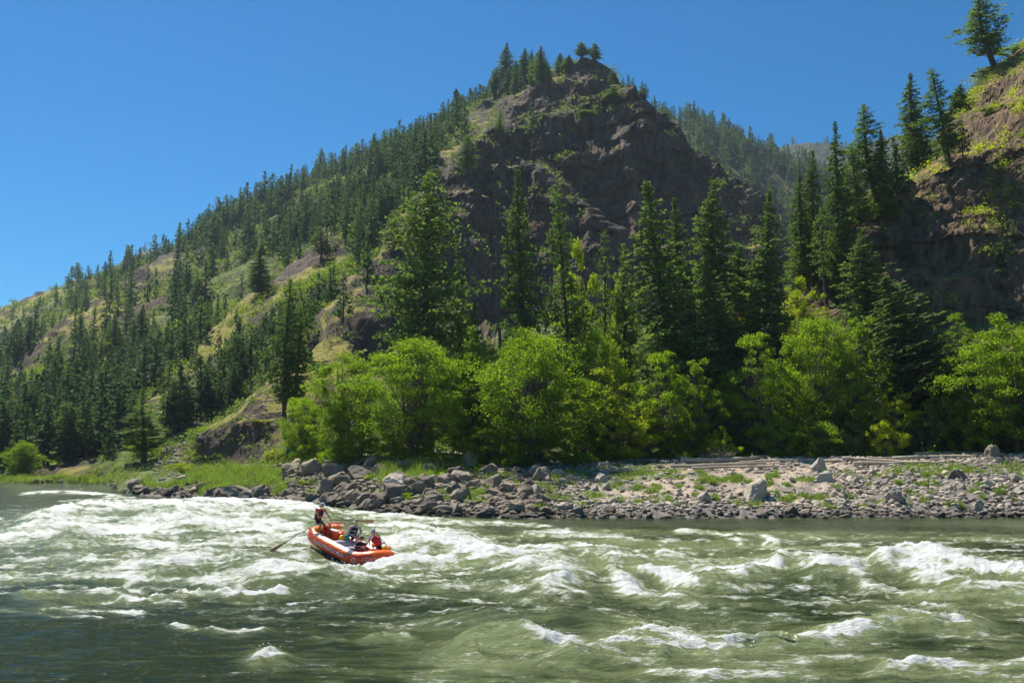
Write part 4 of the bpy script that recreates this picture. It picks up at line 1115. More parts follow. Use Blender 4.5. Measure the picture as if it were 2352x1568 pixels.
BIG = [
 (1741,1150,96,52,1,1,'largest rounded grey boulder on the gravel bar with grass at its foot'),
 (540,1152,86,44,3,0,'big dark boulder with a sloping left side at the water edge below the tall grass'),
 (712,1086,66,36,2,0,'pale streaked boulder at the upper left of the boulder pile'),
 (752,1143,46,48,3,0,'dark upright triangular boulder behind the rower'),
 (806,1132,72,26,1,0,'long low boulder right of the dark triangular one'),
 (900,1150,80,42,0,0,'heavy dark boulder with a pale top near the pile of rocks behind the raft'),
 (915,1117,66,32,2,1,'grey wedge-shaped boulder with a pale sunlit top above the heavy dark one'),
 (845,1164,84,22,1,0,'flat wet boulder at the water edge right of the rower'),
 (606,1160,56,28,2,0,'dark peaked boulder at the water edge right of the big dark boulder'),
 (820,1100,70,34,3,0,'grey boulder in the top row of the pile under the green bush'),
 (765,1092,64,30,0,0,'brown grey boulder in the top row of the pile beside the pale streaked one'),
 (780,1115,80,34,2,0,'broad sloping slab in the middle of the pile'),
 (850,1070,60,24,1,0,'half hidden boulder at the top right of the pile'),
 (1232,1136,46,28,3,1,'light rounded boulder on the bank below the widest tree'),
 (1060,1150,52,30,0,0,'dark boulder among grass left of the light rounded one'),
 (990,1176,64,30,2,0,'dark block at the water edge left of the gravel bar'),
 (1330,1184,40,24,1,0,'dark pointed stone at the water edge below the gravel bar'),
 (1885,1082,40,36,3,1,'mossy upright boulder standing among the driftwood'),
 (2284,1050,40,32,5,0,'rounded boulder at the right by the long driftwood logs'),
 (2062,1150,56,32,2,1,'tilted blue grey slab on the right of the gravel bar'),
 (1900,1104,46,24,1,1,'reddish brown boulder right below the mossy upright one'),
 (1960,1108,40,18,2,1,'white pointed stone on the gravel bar'),
 (1545,1052,56,38,0,0,'dark shaded boulder at the left end of the driftwood'),
 (1610,1050,60,26,3,0,'dark boulder under the tangled driftwood roots'),
 (1616,1152,36,24,2,1,'brown boulder left of the largest grey boulder'),
 (415,1108,38,18,1,1,'grey boulder in the grass at the left point of land'),
 (470,1125,44,22,3,0,'dark boulder in the grass left of the big dark boulder'),
 (940,1190,40,14,1,0,'low wet stone breaking the water behind the passengers'),
 (690,1158,60,18,2,0,'low wet stones at the water edge left of the rower'),
 (2200,1098,60,20,1,0,'long dark stone at the upper right of the gravel bar'),
]
for (u, v, w, h, i, pale, lab) in BIG: rock_at(u, v, w, h, lab, i, M_ROCKP if pale else M_ROCK)
NI = 284 - len(BIG)
made = 0
while made < NI:
    u = rr.uniform(300, 2360); left = u < 1300
    if left and rr.rand() < 0.25: continue
    wlv = np.interp(u, [k[0] for k in WL], [k[1] for k in WL]); tv = np.interp(u, [k[0] for k in B2], [k[1] for k in B2])
    v = wlv - (wlv - tv) * (rr.rand() ** 1.15 * 0.85) + 1
    if u > 1400 and u < 1980 and v < 1135 and rr.rand() < .8: continue
    if u < 650 and v < wlv - 16: continue
    w = rr.uniform(22, 60) if left else rr.uniform(11, 26); w *= 0.8 if u < 500 else 1
    if not left and rr.rand() < .1: w *= 1.6
    h = w * rr.uniform(.32, .62)
    edge = v > wlv - 14
    if u < 700: g, l = 'dark wet rocks along the left point', 'dark wet rock along the edge of the left point of land'
    elif u < 1250: g, l = 'rocks of the boulder pile', 'brown grey rock in the boulder bank between water and green trees'
    elif edge: g, l = 'stones at the water edge of the gravel bar', 'flat brown stone along the water edge of the gravel bar'
    elif u < 1900: g, l = 'loose stones on the pale gravel', 'loose grey stone lying on the pale gravel with grass tufts'
    else: g, l = 'slate stones on the right of the gravel bar', 'blue grey slab among the slate stones at right'
    rock_at(u, v, w, h, l, rr.randint(10), M_ROCK if (u < 1250 or edge) else M_ROCKP, 'rock', g); made += 1

for k in range(16):
    rock_at(rr.uniform(60, 262), rr.uniform(1106, 1110), rr.uniform(12, 34), rr.uniform(5, 11), 'dark rock along the water under the far left grass strip', rr.randint(10), M_ROCK, 'rock', 'rocks along the far left bank')
# cobbles and stones too many to count
def cobbles():
    r = np.random.RandomState(9); S = SHEETS['bank']; P = S['P']; T = S['T']; us_ = S['us']; nc = P.shape[1]
    U, _ = PROJ(P); n = 15000
    area = np.linalg.norm(np.cross(np.gradient(P, axis=0), np.gradient(P, axis=1)), axis=-1)
    n1 = fbm(P / 4.0, 3, 15)
    D = np.where((T[:, None] > 0.7) & (T[:, None] < 3.0), 1.0, 0.0) * np.clip((U - 330) / 300, 0.15, 1) * np.clip(.75 + 1.3 * n1, 0.12, 2)
    D *= np.where((U < 1350) & (T[:, None] > 2.2), 0.35, 1); D *= np.where((U > 1350) & (U < 1900) & (T[:, None] > 1.75), 0.22, 1); D *= (U > -50) & (U < 2450)
    cdf = np.cumsum((D * area).ravel()); pick = np.searchsorted(cdf, r.rand(n) * cdf[-1])
    C = P.reshape(-1, 3)[pick] + r.normal(0, .12, (n, 3)) * np.array([1, 1, .1])
    Vs, Fs, n0 = [], [], 0
    low = []
    for k in range(6):
        V, Fc = ICO[1]; V = V * (0.8 + .4 * np.random.RandomState(k).rand(len(V), 1)); low.append((V * np.array([1, .75, .42]), Fc))
    mi = []
    for k in range(n):
        V, Fc = low[k % 6]; s = 0.07 + 0.30 * r.rand() ** 2.6
        if U.ravel()[pick[k]] < 1250: s *= 1.5
        else: s *= 1.15
        a = r.uniform(0, 6.28); ca, sa = math.cos(a), math.sin(a); V = V * s * r.uniform(.8, 1.25, 3)
        V = np.stack([V[:, 0]*ca - V[:, 1]*sa, V[:, 0]*sa + V[:, 1]*ca, V[:, 2] + V[:, 0] * r.normal(0, .25)], -1) + C[k] + np.array([0, 0, s * .12])
        Vs.append(V); Fs.append(Fc + n0); n0 += len(V); mi.append(np.full(len(Fc), 0 if (U.ravel()[pick[k]] < 1300 or r.rand() < .2) else 1))
    link('cobbles', mesh_np('cobbles', np.concatenate(Vs), np.concatenate(Fs), (M_ROCK, M_ROCKP), False, np.concatenate(mi)), kind='stuff', label='cobbles and broken stones covering the river bank', category='stones')
cobbles()

# talus above the left bank and stones on the rocky hill
def talus():
    r = np.random.RandomState(19); Vs, Fs, n0 = [], [], 0
    k = 0
    while k < 420:
        t = r.rand(); u = 365 + 85 * t + r.normal(0, 9 + 10 * (1-t)); v = 1085 - 110 * t + r.normal(0, 9)
        q = hit(u, v)
        if q is None: k += 1; continue
        V, Fc = ICO[1]; V = V * (0.8 + .4 * r.rand(len(V), 1)) * np.array([1, .8, .6]) * r.uniform(.25, .75)
        Vs.append(V + np.array(q[0])); Fs.append(Fc + n0); n0 += len(V); k += 1
    link('talus', mesh_np('talus', np.concatenate(Vs), np.concatenate(Fs), (M_ROCK,), False), kind='stuff', label='grey talus of broken rock between the left conifers and the golden spur', category='stones')
talus()

# ------------------------------------------------------------------ grass on the bank (uncountable blades)
def blades(name, pts, n_each, hgt, spread, mat, label, seed):
    r = np.random.RandomState(seed); Cs = []
    for (u, v, w, dens) in pts:
        q = hit(u, v, ('bank',))
        if q is None: continue
        p = q[0]; k = p.y / F; m = int(n_each * dens)
        a = r.normal(0, .5, m) * w * k * .5; b = r.normal(0, .5, m) * w * k * .5 * 1.3
        for x, y in zip(p.x + a, p.y + b):
            Cs.append((x, y, None))
    C = np.array([(x, y, drop_bank(x, y)) for x, y, _ in Cs]); n = len(C)
    d = r.uniform(0, 6.28, n); wv = r.uniform(.02, .05, n); h = hgt * r.uniform(.5, 1.2, n) * (.45 + 1.2 * vnoise(C / 1.4, 5)); tx = r.normal(0, .35, (n, 2)) * h[:, None]
    sx = np.stack([np.cos(d) * wv, np.sin(d) * wv, 0*d], -1)
    V = np.stack([C - sx, C + sx, C + np.concatenate([tx, h[:, None]], 1)], 1).reshape(-1, 3)
    link(name, tri_mesh(name, V, mat), kind='stuff', label=label, category='grass')
_bb = [b for n, b in BVHS if n == 'bank'][0]
def drop_bank(x, y):
    h = _bb.ray_cast(Vector((x, y, 60)), Vector((0, 0, -1))); return h[0].z - .02 if h[0] is not None else 0
tufts = [(1655,1103,56,2.2),(1690,1104,40,1.5),(1772,1094,26,1.2),(1865,1072+30,30,1),(1840,1103,36,1),(1880,1143,36,1.1),(1950,1143,30,1),(1845,1140,34,1),(1600,1140,18,.6),(1644,1148,22,.9),(1535,1150,22,.8),
 (1690,1158,30,.8),(1738,1160,34,.9),(1800,1152,26,.9),(1903,1165,34,.8),(1960,1098,50,.9),(2050,1088,40,.8),(2120,1092,50,.7),(2160,1085,60,.8),(2240,1080,60,.9),(2320,1075,50,.8),(2100,1112,22,.6),(2090,1134,20,.4),(2240,1125,30,.4),
 (1540,1085,50,1),(1480,1082,70,1.4),(1430,1090,60,1.1),(1380,1100,60,1.2),(1340,1095,60,1.3),(1300,1110,50,1),(1400,1118,50,.9),(1465,1120,40,.9),(1290,1150,50,.9),(1240,1165,40,.8),(1370,1140,40,.9),(1420,1150,40,.7),(1500,1130,30,.5),(1560,1118,26,.6)]
tufts += [(rr.uniform(950, 1330), rr.uniform(1095, 1150), rr.uniform(30, 60), rr.uniform(.6, 1.2)) for _ in range(26)]
tufts += [(rr.uniform(1350, 2350), rr.uniform(1085, 1165), rr.uniform(10, 26), rr.uniform(.25, .8)) for _ in range(85)]
blades('grass_tufts', tufts, 260, 0.36, 1, M_GRASS, 'tufts of bright green grass among the stones of the bank', 3)
tall = [(rr.uniform(440, 670), rr.uniform(1078, 1128) , 40, 1.2) for _ in range(46)] + [(rr.uniform(330, 460), rr.uniform(1105, 1130), 26, .8) for _ in range(14)]
tall += [(rr.uniform(860, 1000), rr.uniform(1065, 1110), 40, .8) for _ in range(16)]
blades('tall_grass', tall, 330, 0.85, 1, M_GRASS, 'tall pale green grass and willow shoots behind the dark boulders', 4)
far = [(rr.uniform(-30, 270), rr.uniform(1099, 1108), 30, 1) for _ in range(60)]
blades('far_bank_grass', far, 160, 0.9, 1, M_GRASS, 'bright strip of grass along the far left bank', 5)
wet = [(rr.uniform(2000, 2352), rr.uniform(1066, 1090), 40, .5) for _ in range(18)]
blades('shaded_grass', wet, 200, 0.5, 1, M_GRASS, 'thin grass in the tree shade behind the slate stones', 6)

# ------------------------------------------------------------------ driftwood
def log(pts, r, label, mat=M_WOOD, knots=0, up=0.22):
    W = []
    for (u, v) in pts:
        q = hit(u, v, ('bank',)); p = q[0] if q else Vector(PT(u, v, 104).tolist()); W.append(Vector((p.x, p.y, p.z + up)))
    g = G(); n = len(W); path = []
    for i in range(n - 1):
        for k in range(4):
            t = k / 4; q = W[i].lerp(W[i+1], t); path.append(q + Vector((0, 0, rr.normal(0, .025))))
    path.append(W[-1]); base = path[0].copy(); path = [q - base for q in path]
    r = r * 1.6
    g.tube(path, [r * (1 - .55 * i / len(path)) * rr.uniform(.9, 1.1) for i in range(len(path))], 7)
    for k in range(knots):
        i = rr.randint(1, len(path) - 1); a = rr.uniform(-1, 1)
        g.tube([path[i], path[i] + Vector((a * .4, .1, .35)), path[i] + Vector((a * .9, .1, .45))], [r*.4, r*.25, r*.06], 5)
    o = link('driftwood_log', g.mesh('driftwood_log', (mat,)), label=label, category='driftwood'); o.location = base
log([(1548,1048),(1572,1062),(1640,1062),(1730,1056),(1828,1046)], .20, 'longest pale driftwood log, curved up at its left root end', knots=3)
log([(1360,1044),(1420,1046),(1510,1048)], .12, 'straight pale log behind the left end of the gravel bar')
log([(1540,1076),(1640,1072),(1760,1068)], .13, 'weathered log lying just in front of the longest driftwood log')
log([(1590,1080),(1700,1077),(1790,1076)], .10, 'thin plank-like log half buried in the gravel before the longest log')
log([(1935,1058),(2000,1062),(2090,1066)], .17, 'thick tan log right of the mossy upright boulder')
log([(1960,1070),(2070,1068),(2170,1066)], .14, 'tan log parallel to and before the thick one right of the mossy boulder')
log([(1890,1064),(1980,1058),(2060,1056)], .10, 'thin pale log behind the mossy upright boulder')
log([(2050,1058),(2130,1054),(2230,1052)], .16, 'grey log stranded right of the tan logs')
log([(2060,1046),(2160,1042),(2260,1038),(2352,1034)], .10, 'long bleached pole reaching the rounded boulder at right')
log([(1600,1030),(1680,1032),(1790,1042)], .08, 'thin bleached branch over the dark shaded boulders')
log([(2100,1048),(2200,1044),(2290,1046)], .11, 'grey driftwood pole before the rounded boulder at right')
log([(1700,1066),(1790,1062),(1870,1060)], .09, 'pale stick pointing at the mossy upright boulder')
log([(1180,1056),(1220,1050),(1260,1048)], .08, 'fallen brown branch in the dark under the widest tree', M_DEAD)
log([(1380,1086),(1500,1084),(1560,1082)], .06, 'thin silver stick in the grass at the left of the gravel bar')
log([(1745,1168),(1800,1168),(1860,1170)], .06, 'thin silver stick below the largest grey boulder')
# tangled roots and a bleached dead bush
def twigs(u, v, Y, w, h, n, label, name, mat, seed):
    r = np.random.RandomState(seed); g = G(); b = PT(u, v, Y); z = drop(b[0], Y)
    for _ in range(n):
        a = r.uniform(-1, 1) * w; tip = Vector((a, r.normal(0, w*.4), h * r.uniform(.5, 1) * (1 - .35 * abs(a) / w)))
        m = tip * .5 + Vector((r.normal(0, .1*w), r.normal(0, .1*w), .05*h)); g.tube([(0, 0, 0), m, tip], [.035, .02, .006], 4)
        for k in range(4): e = tip + Vector(r.normal(0, .22*w, 3)); g.tube([m.lerp(tip, .3 + .2*k), e], [.012, .004], 3)
    o = link(name, g.mesh(name, (mat,)), label=label, category=name.replace('_', ' ')); o.location = (b[0], Y, z)
twigs(1078, 1090, 105, .8, 2.3, 34, 'bleached leafless bush standing in the dark gap between the broad trees', 'dead_bush', M_WOOD, 2)
twigs(1650, 1050, 106, 2.2, 1.2, 26, 'tangle of grey driftwood roots over the dark shaded boulders', 'root_tangle', M_WOOD, 3)

# low scrub over the left point and under the riverside trees
def bank_scrub(name, n, mat, label, dens, smin, smax, seed):
    r = np.random.RandomState(seed); S = SHEETS['bank']; P = S['P']; U, V = PROJ(P); T = S['T'][:, None] + 0 * U
    area = np.linalg.norm(np.cross(np.gradient(P, axis=0), np.gradient(P, axis=1)), axis=-1)
    W = np.clip(dens(P, U, T), 0, None) * area; cdf = np.cumsum(W.ravel()); pick = np.searchsorted(cdf, r.rand(n) * cdf[-1])
    C = P.reshape(-1, 3)[pick] + r.normal(0, .3, (n, 3)) * np.array([1, 1, 0]); s = r.uniform(smin, smax, n); C[:, 2] += s * .3
    link(name, tri_mesh(name, tri_clump(r, C, s * .42, 70, np.full(n, .16), .75), mat), kind='stuff', label=label, category='scrub')
bank_scrub('point_scrub', 520, M_LEAFO, 'low olive scrub behind the left point of land', lambda P, U, T: ((U < 700) & (U > -60) & (T > 2.3)) * 1.0 * np.clip(.5 + 2 * fbm(P / 6, 3, 5), 0, 2), .7, 1.7, 31)
bank_scrub('shade_scrub', 620, M_LEAF, 'low green undergrowth beneath the riverside trees', lambda P, U, T: ((U > 700) & (U < 2420) & (T > 3.02) & (T < 3.6)) * 1.0, .6, 1.6, 32)
bank_scrub('boulder_scrub', 150, M_LEAF, 'small green plants growing between the boulders', lambda P, U, T: ((U > 640) & (U < 1350) & (T > 1.3) & (T < 3)) * np.clip(.1 + 2 * fbm(P / 4, 3, 5), 0, 2), .35, .8, 33)
# ------------------------------------------------------------------ raft
M_RAFT = basic('raft_red_orange', (0.64, 0.065, 0.015), 0.35, var=.1, scale=6)
M_RAFTO = basic('raft_bright_orange', (0.90, 0.17, 0.015), 0.35, var=.08, scale=6)
M_WHITE = basic('raft_white', (0.72, 0.74, 0.74), 0.4, var=.06, scale=5)
M_GREY = basic('raft_grey', (0.42, 0.42, 0.43), 0.45, var=.1, scale=5)
M_TEXT = basic('pale_lettering', (0.66, 0.60, 0.62), 0.5)
M_NAVY = basic('dark_blue_fabric', (0.035, 0.05, 0.09), 0.8)
M_BLACK = basic('black_fabric', (0.018, 0.02, 0.026), 0.75)
M_RED = basic('red_fabric', (0.60, 0.03, 0.03), 0.6)
M_ORF = basic('orange_fabric', (0.92, 0.20, 0.03), 0.6)
M_YEL = basic('gold_drybag', (0.75, 0.42, 0.02), 0.45)
M_TEAL = basic('teal_drybag', (0.02, 0.33, 0.36), 0.45)
M_BUCK = basic('orange_bucket', (0.80, 0.09, 0.015), 0.35)
M_LID = basic('white_lid', (0.85, 0.83, 0.78), 0.4)
M_ROPE = basic('yellow_orange_rope', (0.85, 0.38, 0.05), 0.7)
M_PADW = basic('oar_wood', (0.42, 0.26, 0.12), 0.5, var=.25, scale=8)
M_SHAFT = basic('oar_shaft_dark', (0.03, 0.035, 0.04), 0.4)
M_BLUEP = basic('blue_paddle', (0.02, 0.22, 0.42), 0.4)
M_SKIN = basic('skin', (0.58, 0.33, 0.24), 0.5, var=.05)
M_SKINT = basic('skin_tanned', (0.50, 0.22, 0.14), 0.5, var=.05)
M_HAIRB = basic('hair_blond', (0.50, 0.36, 0.15), 0.6)
M_HAIRD = basic('hair_dark', (0.06, 0.04, 0.03), 0.6)
M_GREYS = basic('grey_shirt', (0.42, 0.40, 0.40), 0.8)
M_LBLUE = basic('pale_blue_shirt', (0.42, 0.52, 0.66), 0.8)
M_CAPB = basic('light_blue_cap', (0.25, 0.52, 0.62), 0.7)
M_TAN = basic('tan_hat', (0.42, 0.34, 0.20), 0.8)
M_EYE = basic('eye_dark', (0.02, 0.015, 0.01), 0.3)
M_LIP = basic('lips', (0.40, 0.14, 0.11), 0.5)

YAW, PIT, ROL = math.radians(43), math.radians(14), math.radians(-3)
RC = Vector(PT(804, 1261, 48.0).tolist())
fwd = Vector((math.cos(YAW) * math.cos(PIT), -math.sin(YAW) * math.cos(PIT), -math.sin(PIT)))
lft = Vector((math.sin(YAW), math.cos(YAW), 0)) ; lft = (lft * math.cos(ROL) + fwd.cross(lft) * math.sin(ROL)).normalized()
upv = fwd.cross(lft).normalized()
RAFT_M = Matrix(((fwd.x, lft.x, upv.x, RC.x), (fwd.y, lft.y, upv.y, RC.y), (fwd.z, lft.z, upv.z, RC.z), (0, 0, 0, 1)))
raft = link('raft', None, label='orange and white inflatable whitewater raft nosing down into the foam', category='raft')
raft.matrix_world = RAFT_M
def child(name, me, parent, **t): return link(name, me, parent, **t)
RA, RB, RN, RR = 2.36, 0.86, 3.4, 0.315
def cline(th):
    c, s = math.cos(th), math.sin(th)
    x = RA * math.copysign(abs(c) ** (2 / RN), c); y = RB * math.copysign(abs(s) ** (2 / RN), s)
    z = (0.24 if x > 0 else 0.06) * max(0, (abs(x) - 1.0) / 1.08) ** 2
    return Vector((x, y, z))
# even spacing along the loop
_th = np.linspace(0, 2 * math.pi, 2001); _pp = np.array([cline(t)[:] for t in _th]); _sl = np.concatenate([[0], np.cumsum(np.linalg.norm(np.diff(_pp, axis=0), axis=1))])
LOOP = _sl[-1]
def atS(s): return Vector([float(np.interp(s % LOOP, _sl, _pp[:, k])) for k in range(3)])
def surf(s, phi, off=0.0, r=RR):
    p = atS(s); t = (atS(s + .05) - atS(s - .05)).normalized(); outw = t.cross(Vector((0, 0, 1))).normalized()
    upn = outw.cross(t).normalized() 
    if upn.z < 0: upn = -upn
    return p + (outw * math.cos(phi) + upn * math.sin(phi)) * (r + off)
NS, NP = 150, 28
V, Fc, MI = [], [], []
for i in range(NS):
    for k in range(NP): V.append(tuple(surf(LOOP * i / NS, 2 * math.pi * k / NP)))
for i in range(NS):
    p = atS(LOOP * (i + .5) / NS)
    for k in range(NP):
        a = math.degrees(2 * math.pi * (k + .5) / NP) % 360
        Fc.append((i*NP+k, ((i+1) % NS)*NP+k, ((i+1) % NS)*NP+(k+1) % NP, i*NP+(k+1) % NP))
        side = abs(p.x) < 1.42 and abs(p.y) > .5
        MI.append(2 if side and 52 < a < 118 else 1 if (side and 20 < a < 52) or (not side and 55 < a < 130) else 0)
child('tube', mesh_np('raft_tube', V, Fc, (M_RAFT, M_RAFTO, M_WHITE), True, MI), raft)
g = G(); g.box((0, 0, -.17), (3.7, 1.4, .07)); child('floor', g.mesh('raft_floor', (M_GREY,)), raft)
for x in (-0.55, 0.42):
    g = G(); g.tube([(x, -.62, .04), (x, -.3, .06), (x, .3, .06), (x, .62, .04)], [.2, .21, .21, .2], 18); child('thwart', g.mesh('thwart', (M_GREY,)), raft)
g = G(); g.tube([(1.28, -.6, .08), (1.28, 0, .1), (1.28, .6, .08)], .15, 16); child('thwart', g.mesh('thwart_orange', (M_RAFTO,)), raft, label='orange cross tube at the bow')
# seams where tube sections meet
for s in np.arange(0, LOOP, LOOP / 12):
    g = G(); g.tube([surf(s, 2 * math.pi * k / 24, .004) for k in range(25)], .008, 4, cap=False); child('seam', g.mesh('seam', (M_RAFT,)), raft)
# dark wear patches under the oar and a passenger
def patch(s0, s1, a0, a1, mat, name, off=.006):
    n, m = 10, 8; V = [tuple(surf(s0 + (s1 - s0) * i / n, math.radians(a0 + (a1 - a0) * k / m), off)) for i in range(n + 1) for k in range(m + 1)]
    Fc = [(i*(m+1)+k, (i+1)*(m+1)+k, (i+1)*(m+1)+k+1, i*(m+1)+k+1) for i in range(n) for k in range(m)]
    child(name, mesh_np(name, V, Fc, (mat,), True), raft)
def S_of(x, y):
    d = (_pp[:, 0] - x) ** 2 + (_pp[:, 1] - y) ** 2; return float(_sl[int(np.argmin(d))])
sx = lambda x: S_of(x, -0.9)
patch(sx(-1.62), sx(-1.30), 35, 120, M_NAVY, 'wear_patch'); patch(sx(1.05), sx(1.42), 30, 125, M_NAVY, 'wear_patch')
# lettering wrapped on the tube
def lettering(text, s0, s1, phi, height, name):
    cu = bpy.data.curves.new('txt', 'FONT'); cu.body = text; cu.size = 1.0; cu.resolution_u = 2; cu.offset = 0.018
    to = bpy.data.objects.new('txt', cu); COL.objects.link(to)
    dg = bpy.context.evaluated_depsgraph_get(); me = bpy.data.meshes.new_from_object(to.evaluated_get(dg))
    bpy.data.objects.remove(to)
    bm = bmesh.new(); bm.from_mesh(me); bmesh.ops.triangulate(bm, faces=bm.faces)
    co = np.array([v.co[:] for v in bm.verts]); w = co[:, 0].max(); hh = co[:, 1].max()
    for v in bm.verts:
        s = s0 + (s1 - s0) * v.co.x / w; a = phi + math.degrees(v.co.y / hh * height / RR)
        v.co = surf(s, math.radians(a), .014)
    bm.to_mesh(me); bm.free(); me.materials.clear(); me.materials.append(M_TEXT)
    child(name, me, raft)
lettering('ORANGE TORPEDO TRIPS', sx(-1.45), sx(1.0), -14, 0.17, 'lettering')
sb = S_of(2.05, 0.12)
lettering('MARAVIA', S_of(2.06, 0.05), S_of(2.0, 0.66), 2, 0.10, 'maker_lettering')
def ringdeco(s0, a0, r, name):
    g = G(); c = lambda t, q: surf(s0 + q * math.cos(t), math.radians(a0) + q * math.sin(t) / RR, .012)
    g.tube([c(t, r) for t in np.linspace(0, 2*math.pi, 25)], .012, 4, cap=False)
    for k in range(5):
        t = k * 2 * math.pi / 5 + .3; g.tube([c(t, r * .15), c(t, r * .8)], [.018, .006], 4)
    child(name, g.mesh(name, (M_TEXT,)), raft)
ringdeco(S_of(2.0, -.42), -12, .17, 'emblem')
ringdeco(S_of(1.62, -.78), -14, .13, 'emblem')
# grab line along the outside and coils of rope
g = G(); pts = []
for i in range(61):
    s = LOOP * i / 60; pts.append(surf(s, math.radians(38 if i % 4 else 46), .02))
g.tube(pts, .009, 4, cap=False); child('grab_line', g.mesh('grab_line', (M_ROPE,)), raft)
def coil(c, r, n, mat, name, seed, parent=raft, rad=.018):
    q = np.random.RandomState(seed); g = G(); P = []
    for i in range(n * 10):
        a = i * 2 * math.pi / 10; k = r * (1 + .25 * math.sin(i * .37)) ; P.append(Vector(c) + Vector((k * math.cos(a) * .6, k * math.sin(a), .05 * math.sin(i * .9) + .06 * (i / (n * 10)) + q.normal(0, .012))))
    g.tube(P, rad, 5); return child(name, g.mesh(name, (mat,)), parent)
coil((-1.9, -.62, .36), .15, 6, M_ROPE, 'rope', 1); coil((1.98, .55, .66), .13, 5, M_ROPE, 'rope', 2)
g = G(); g.ball((1.93, .38, .66), (.12, .13, .13), 0, 2); child('throw_bag', g.mesh('throw_bag', (M_YEL,)), raft)
# metal rowing frame across the back
g = G()
for x in (-1.32,): g.tube([(x, -.9, .33), (x, .9, .33)], .022, 8)
for y in (-.9, .9): g.tube([(-1.6, y, .34), (-1.1, y, .33)], .022, 8)
child('rowing_frame', g.mesh('rowing_frame', (M_SHAFT,)), raft)
INV = RAFT_M.inverted()
def W1(cx, cy, Y): return Vector(PT(696.2 + cx / 15.87, 1143 + cy / 15.87, Y).tolist())     # upper back of the raft
def W2(cx, cy, Y): return Vector(PT(790.3 + cx / 11.905, 1176 + cy / 11.905, Y).tolist())   # front of the raft
# upright red hoop on the far side and the heap of straps and bags
g = G(); P = [W1(*q, 49.7) for q in ((1290,970),(1400,870),(1490,880),(1550,990),(1565,1130),(1430,1060),(1290,970))]; g.tube([INV @ p for p in P], .022, 7); child('hoop', g.mesh('hoop', (M_RED,)), raft)
for q0, r_, m_, lab in (((1120,1060), (.42,.32,.15), M_ORF, 'orange dry bag strapped behind the rower'), ((900,1090), (.2,.22,.18), M_RED, 'red bag beside the legs of the rower')):
    p = W1(*q0, 49.2); o = link('dry_bag', None, label=lab, category='bag'); o.matrix_world = Matrix.Translation(p)
    g = G(); g.ball((0, 0, 0), r_, 0, 3, lambda V: V * (1 + .06 * fbm(V * 3, 2, 3)[:, None])); child('bag_body', g.mesh('bag_body', (m_,)), o)
    g = G()
    for k in (-.4, .1, .5): g.tube([Vector((k * r_[0], r_[1] * math.cos(t) * .98, r_[2] * math.sin(t) * 1.03)) for t in np.linspace(0, math.pi, 12)], .018, 4)
    child('strap', g.mesh('strap', (M_RED if m_ is M_ORF else M_BLACK,)), o)
o = link('rope_heap', None, label='tangled red webbing heaped behind the rower', category='rope'); p = W1(1000, 970, 49.4); o.matrix_world = Matrix.Translation(p)
q = np.random.RandomState(4)
for k in range(3):
    g = G(); P = [Vector((q.uniform(-.34, .36), q.uniform(-.15, .15), q.uniform(-.16, .12))) for _ in range(9)]; g.tube([P[i // 4].lerp(P[i // 4 + 1], (i % 4) / 4) for i in range(32)], .022, 5); child('webbing', g.mesh('webbing', (M_RED,)), o)
o = link('rope_bundle', None, label='yellow and orange straps bunched on the stern tube', category='rope'); p = W1(230, 1250, 48.9); o.matrix_world = Matrix.Translation(p)
for k in range(4):
    g = G(); P = [Vector((q.uniform(-.12, .12), q.uniform(-.08, .08), .25 - .12 * i + q.uniform(-.05, .05))) for i in range(6)]; g.tube([P[i // 3].lerp(P[i // 3 + 1], (i % 3) / 3) for i in range(15)], .02, 5); child('strap', g.mesh('strap', (M_ROPE if k % 2 else M_YEL,)), o)
for cx, cy, rr_ in ((520,1260,.15),(740,1370,.11)):
    o = link('stuff_sack', None, label='red stuff sack by the feet of the rower' if cx < 600 else 'small red pouch in front of the larger red sack', category='bag'); o.matrix_world = Matrix.Translation(W1(cx, cy, 49.0))
    g = G(); g.ball((0, 0, 0), (rr_, rr_, rr_ * .85), 0, 2); child('sack_body', g.mesh('sack_body', (M_RED,)), o)
    g = G(); g.tube([(0, 0, rr_ * .7), (.02, 0, rr_ * 1.15)], [.03, .05], 8); child('neck', g.mesh('sack_neck', (M_ORF,)), o)
# bucket
o = link('bucket', None, label='orange bucket with a white lid behind the front passengers', category='bucket'); o.matrix_world = Matrix.Translation(W1(1100, 1440, 48.8)) @ RAFT_M.to_3x3().to_4x4()
g = G(); g.tube([(0, 0, 0), (0, 0, .36)], [.17, .21], 24); child('bucket_body', g.mesh('bucket_body', (M_BUCK,)), o)
g = G(); g.tube([(0, 0, .345), (0, 0, .39)], [.225, .22], 24); child('lid', g.mesh('lid', (M_LID,)), o)
g = G(); g.tube([Vector((0, .22 * math.cos(t), .3 - .2 * math.sin(t))) for t in np.linspace(0, math.pi, 12)], .008, 5); child('handle', g.mesh('handle', (M_SHAFT,)), o)
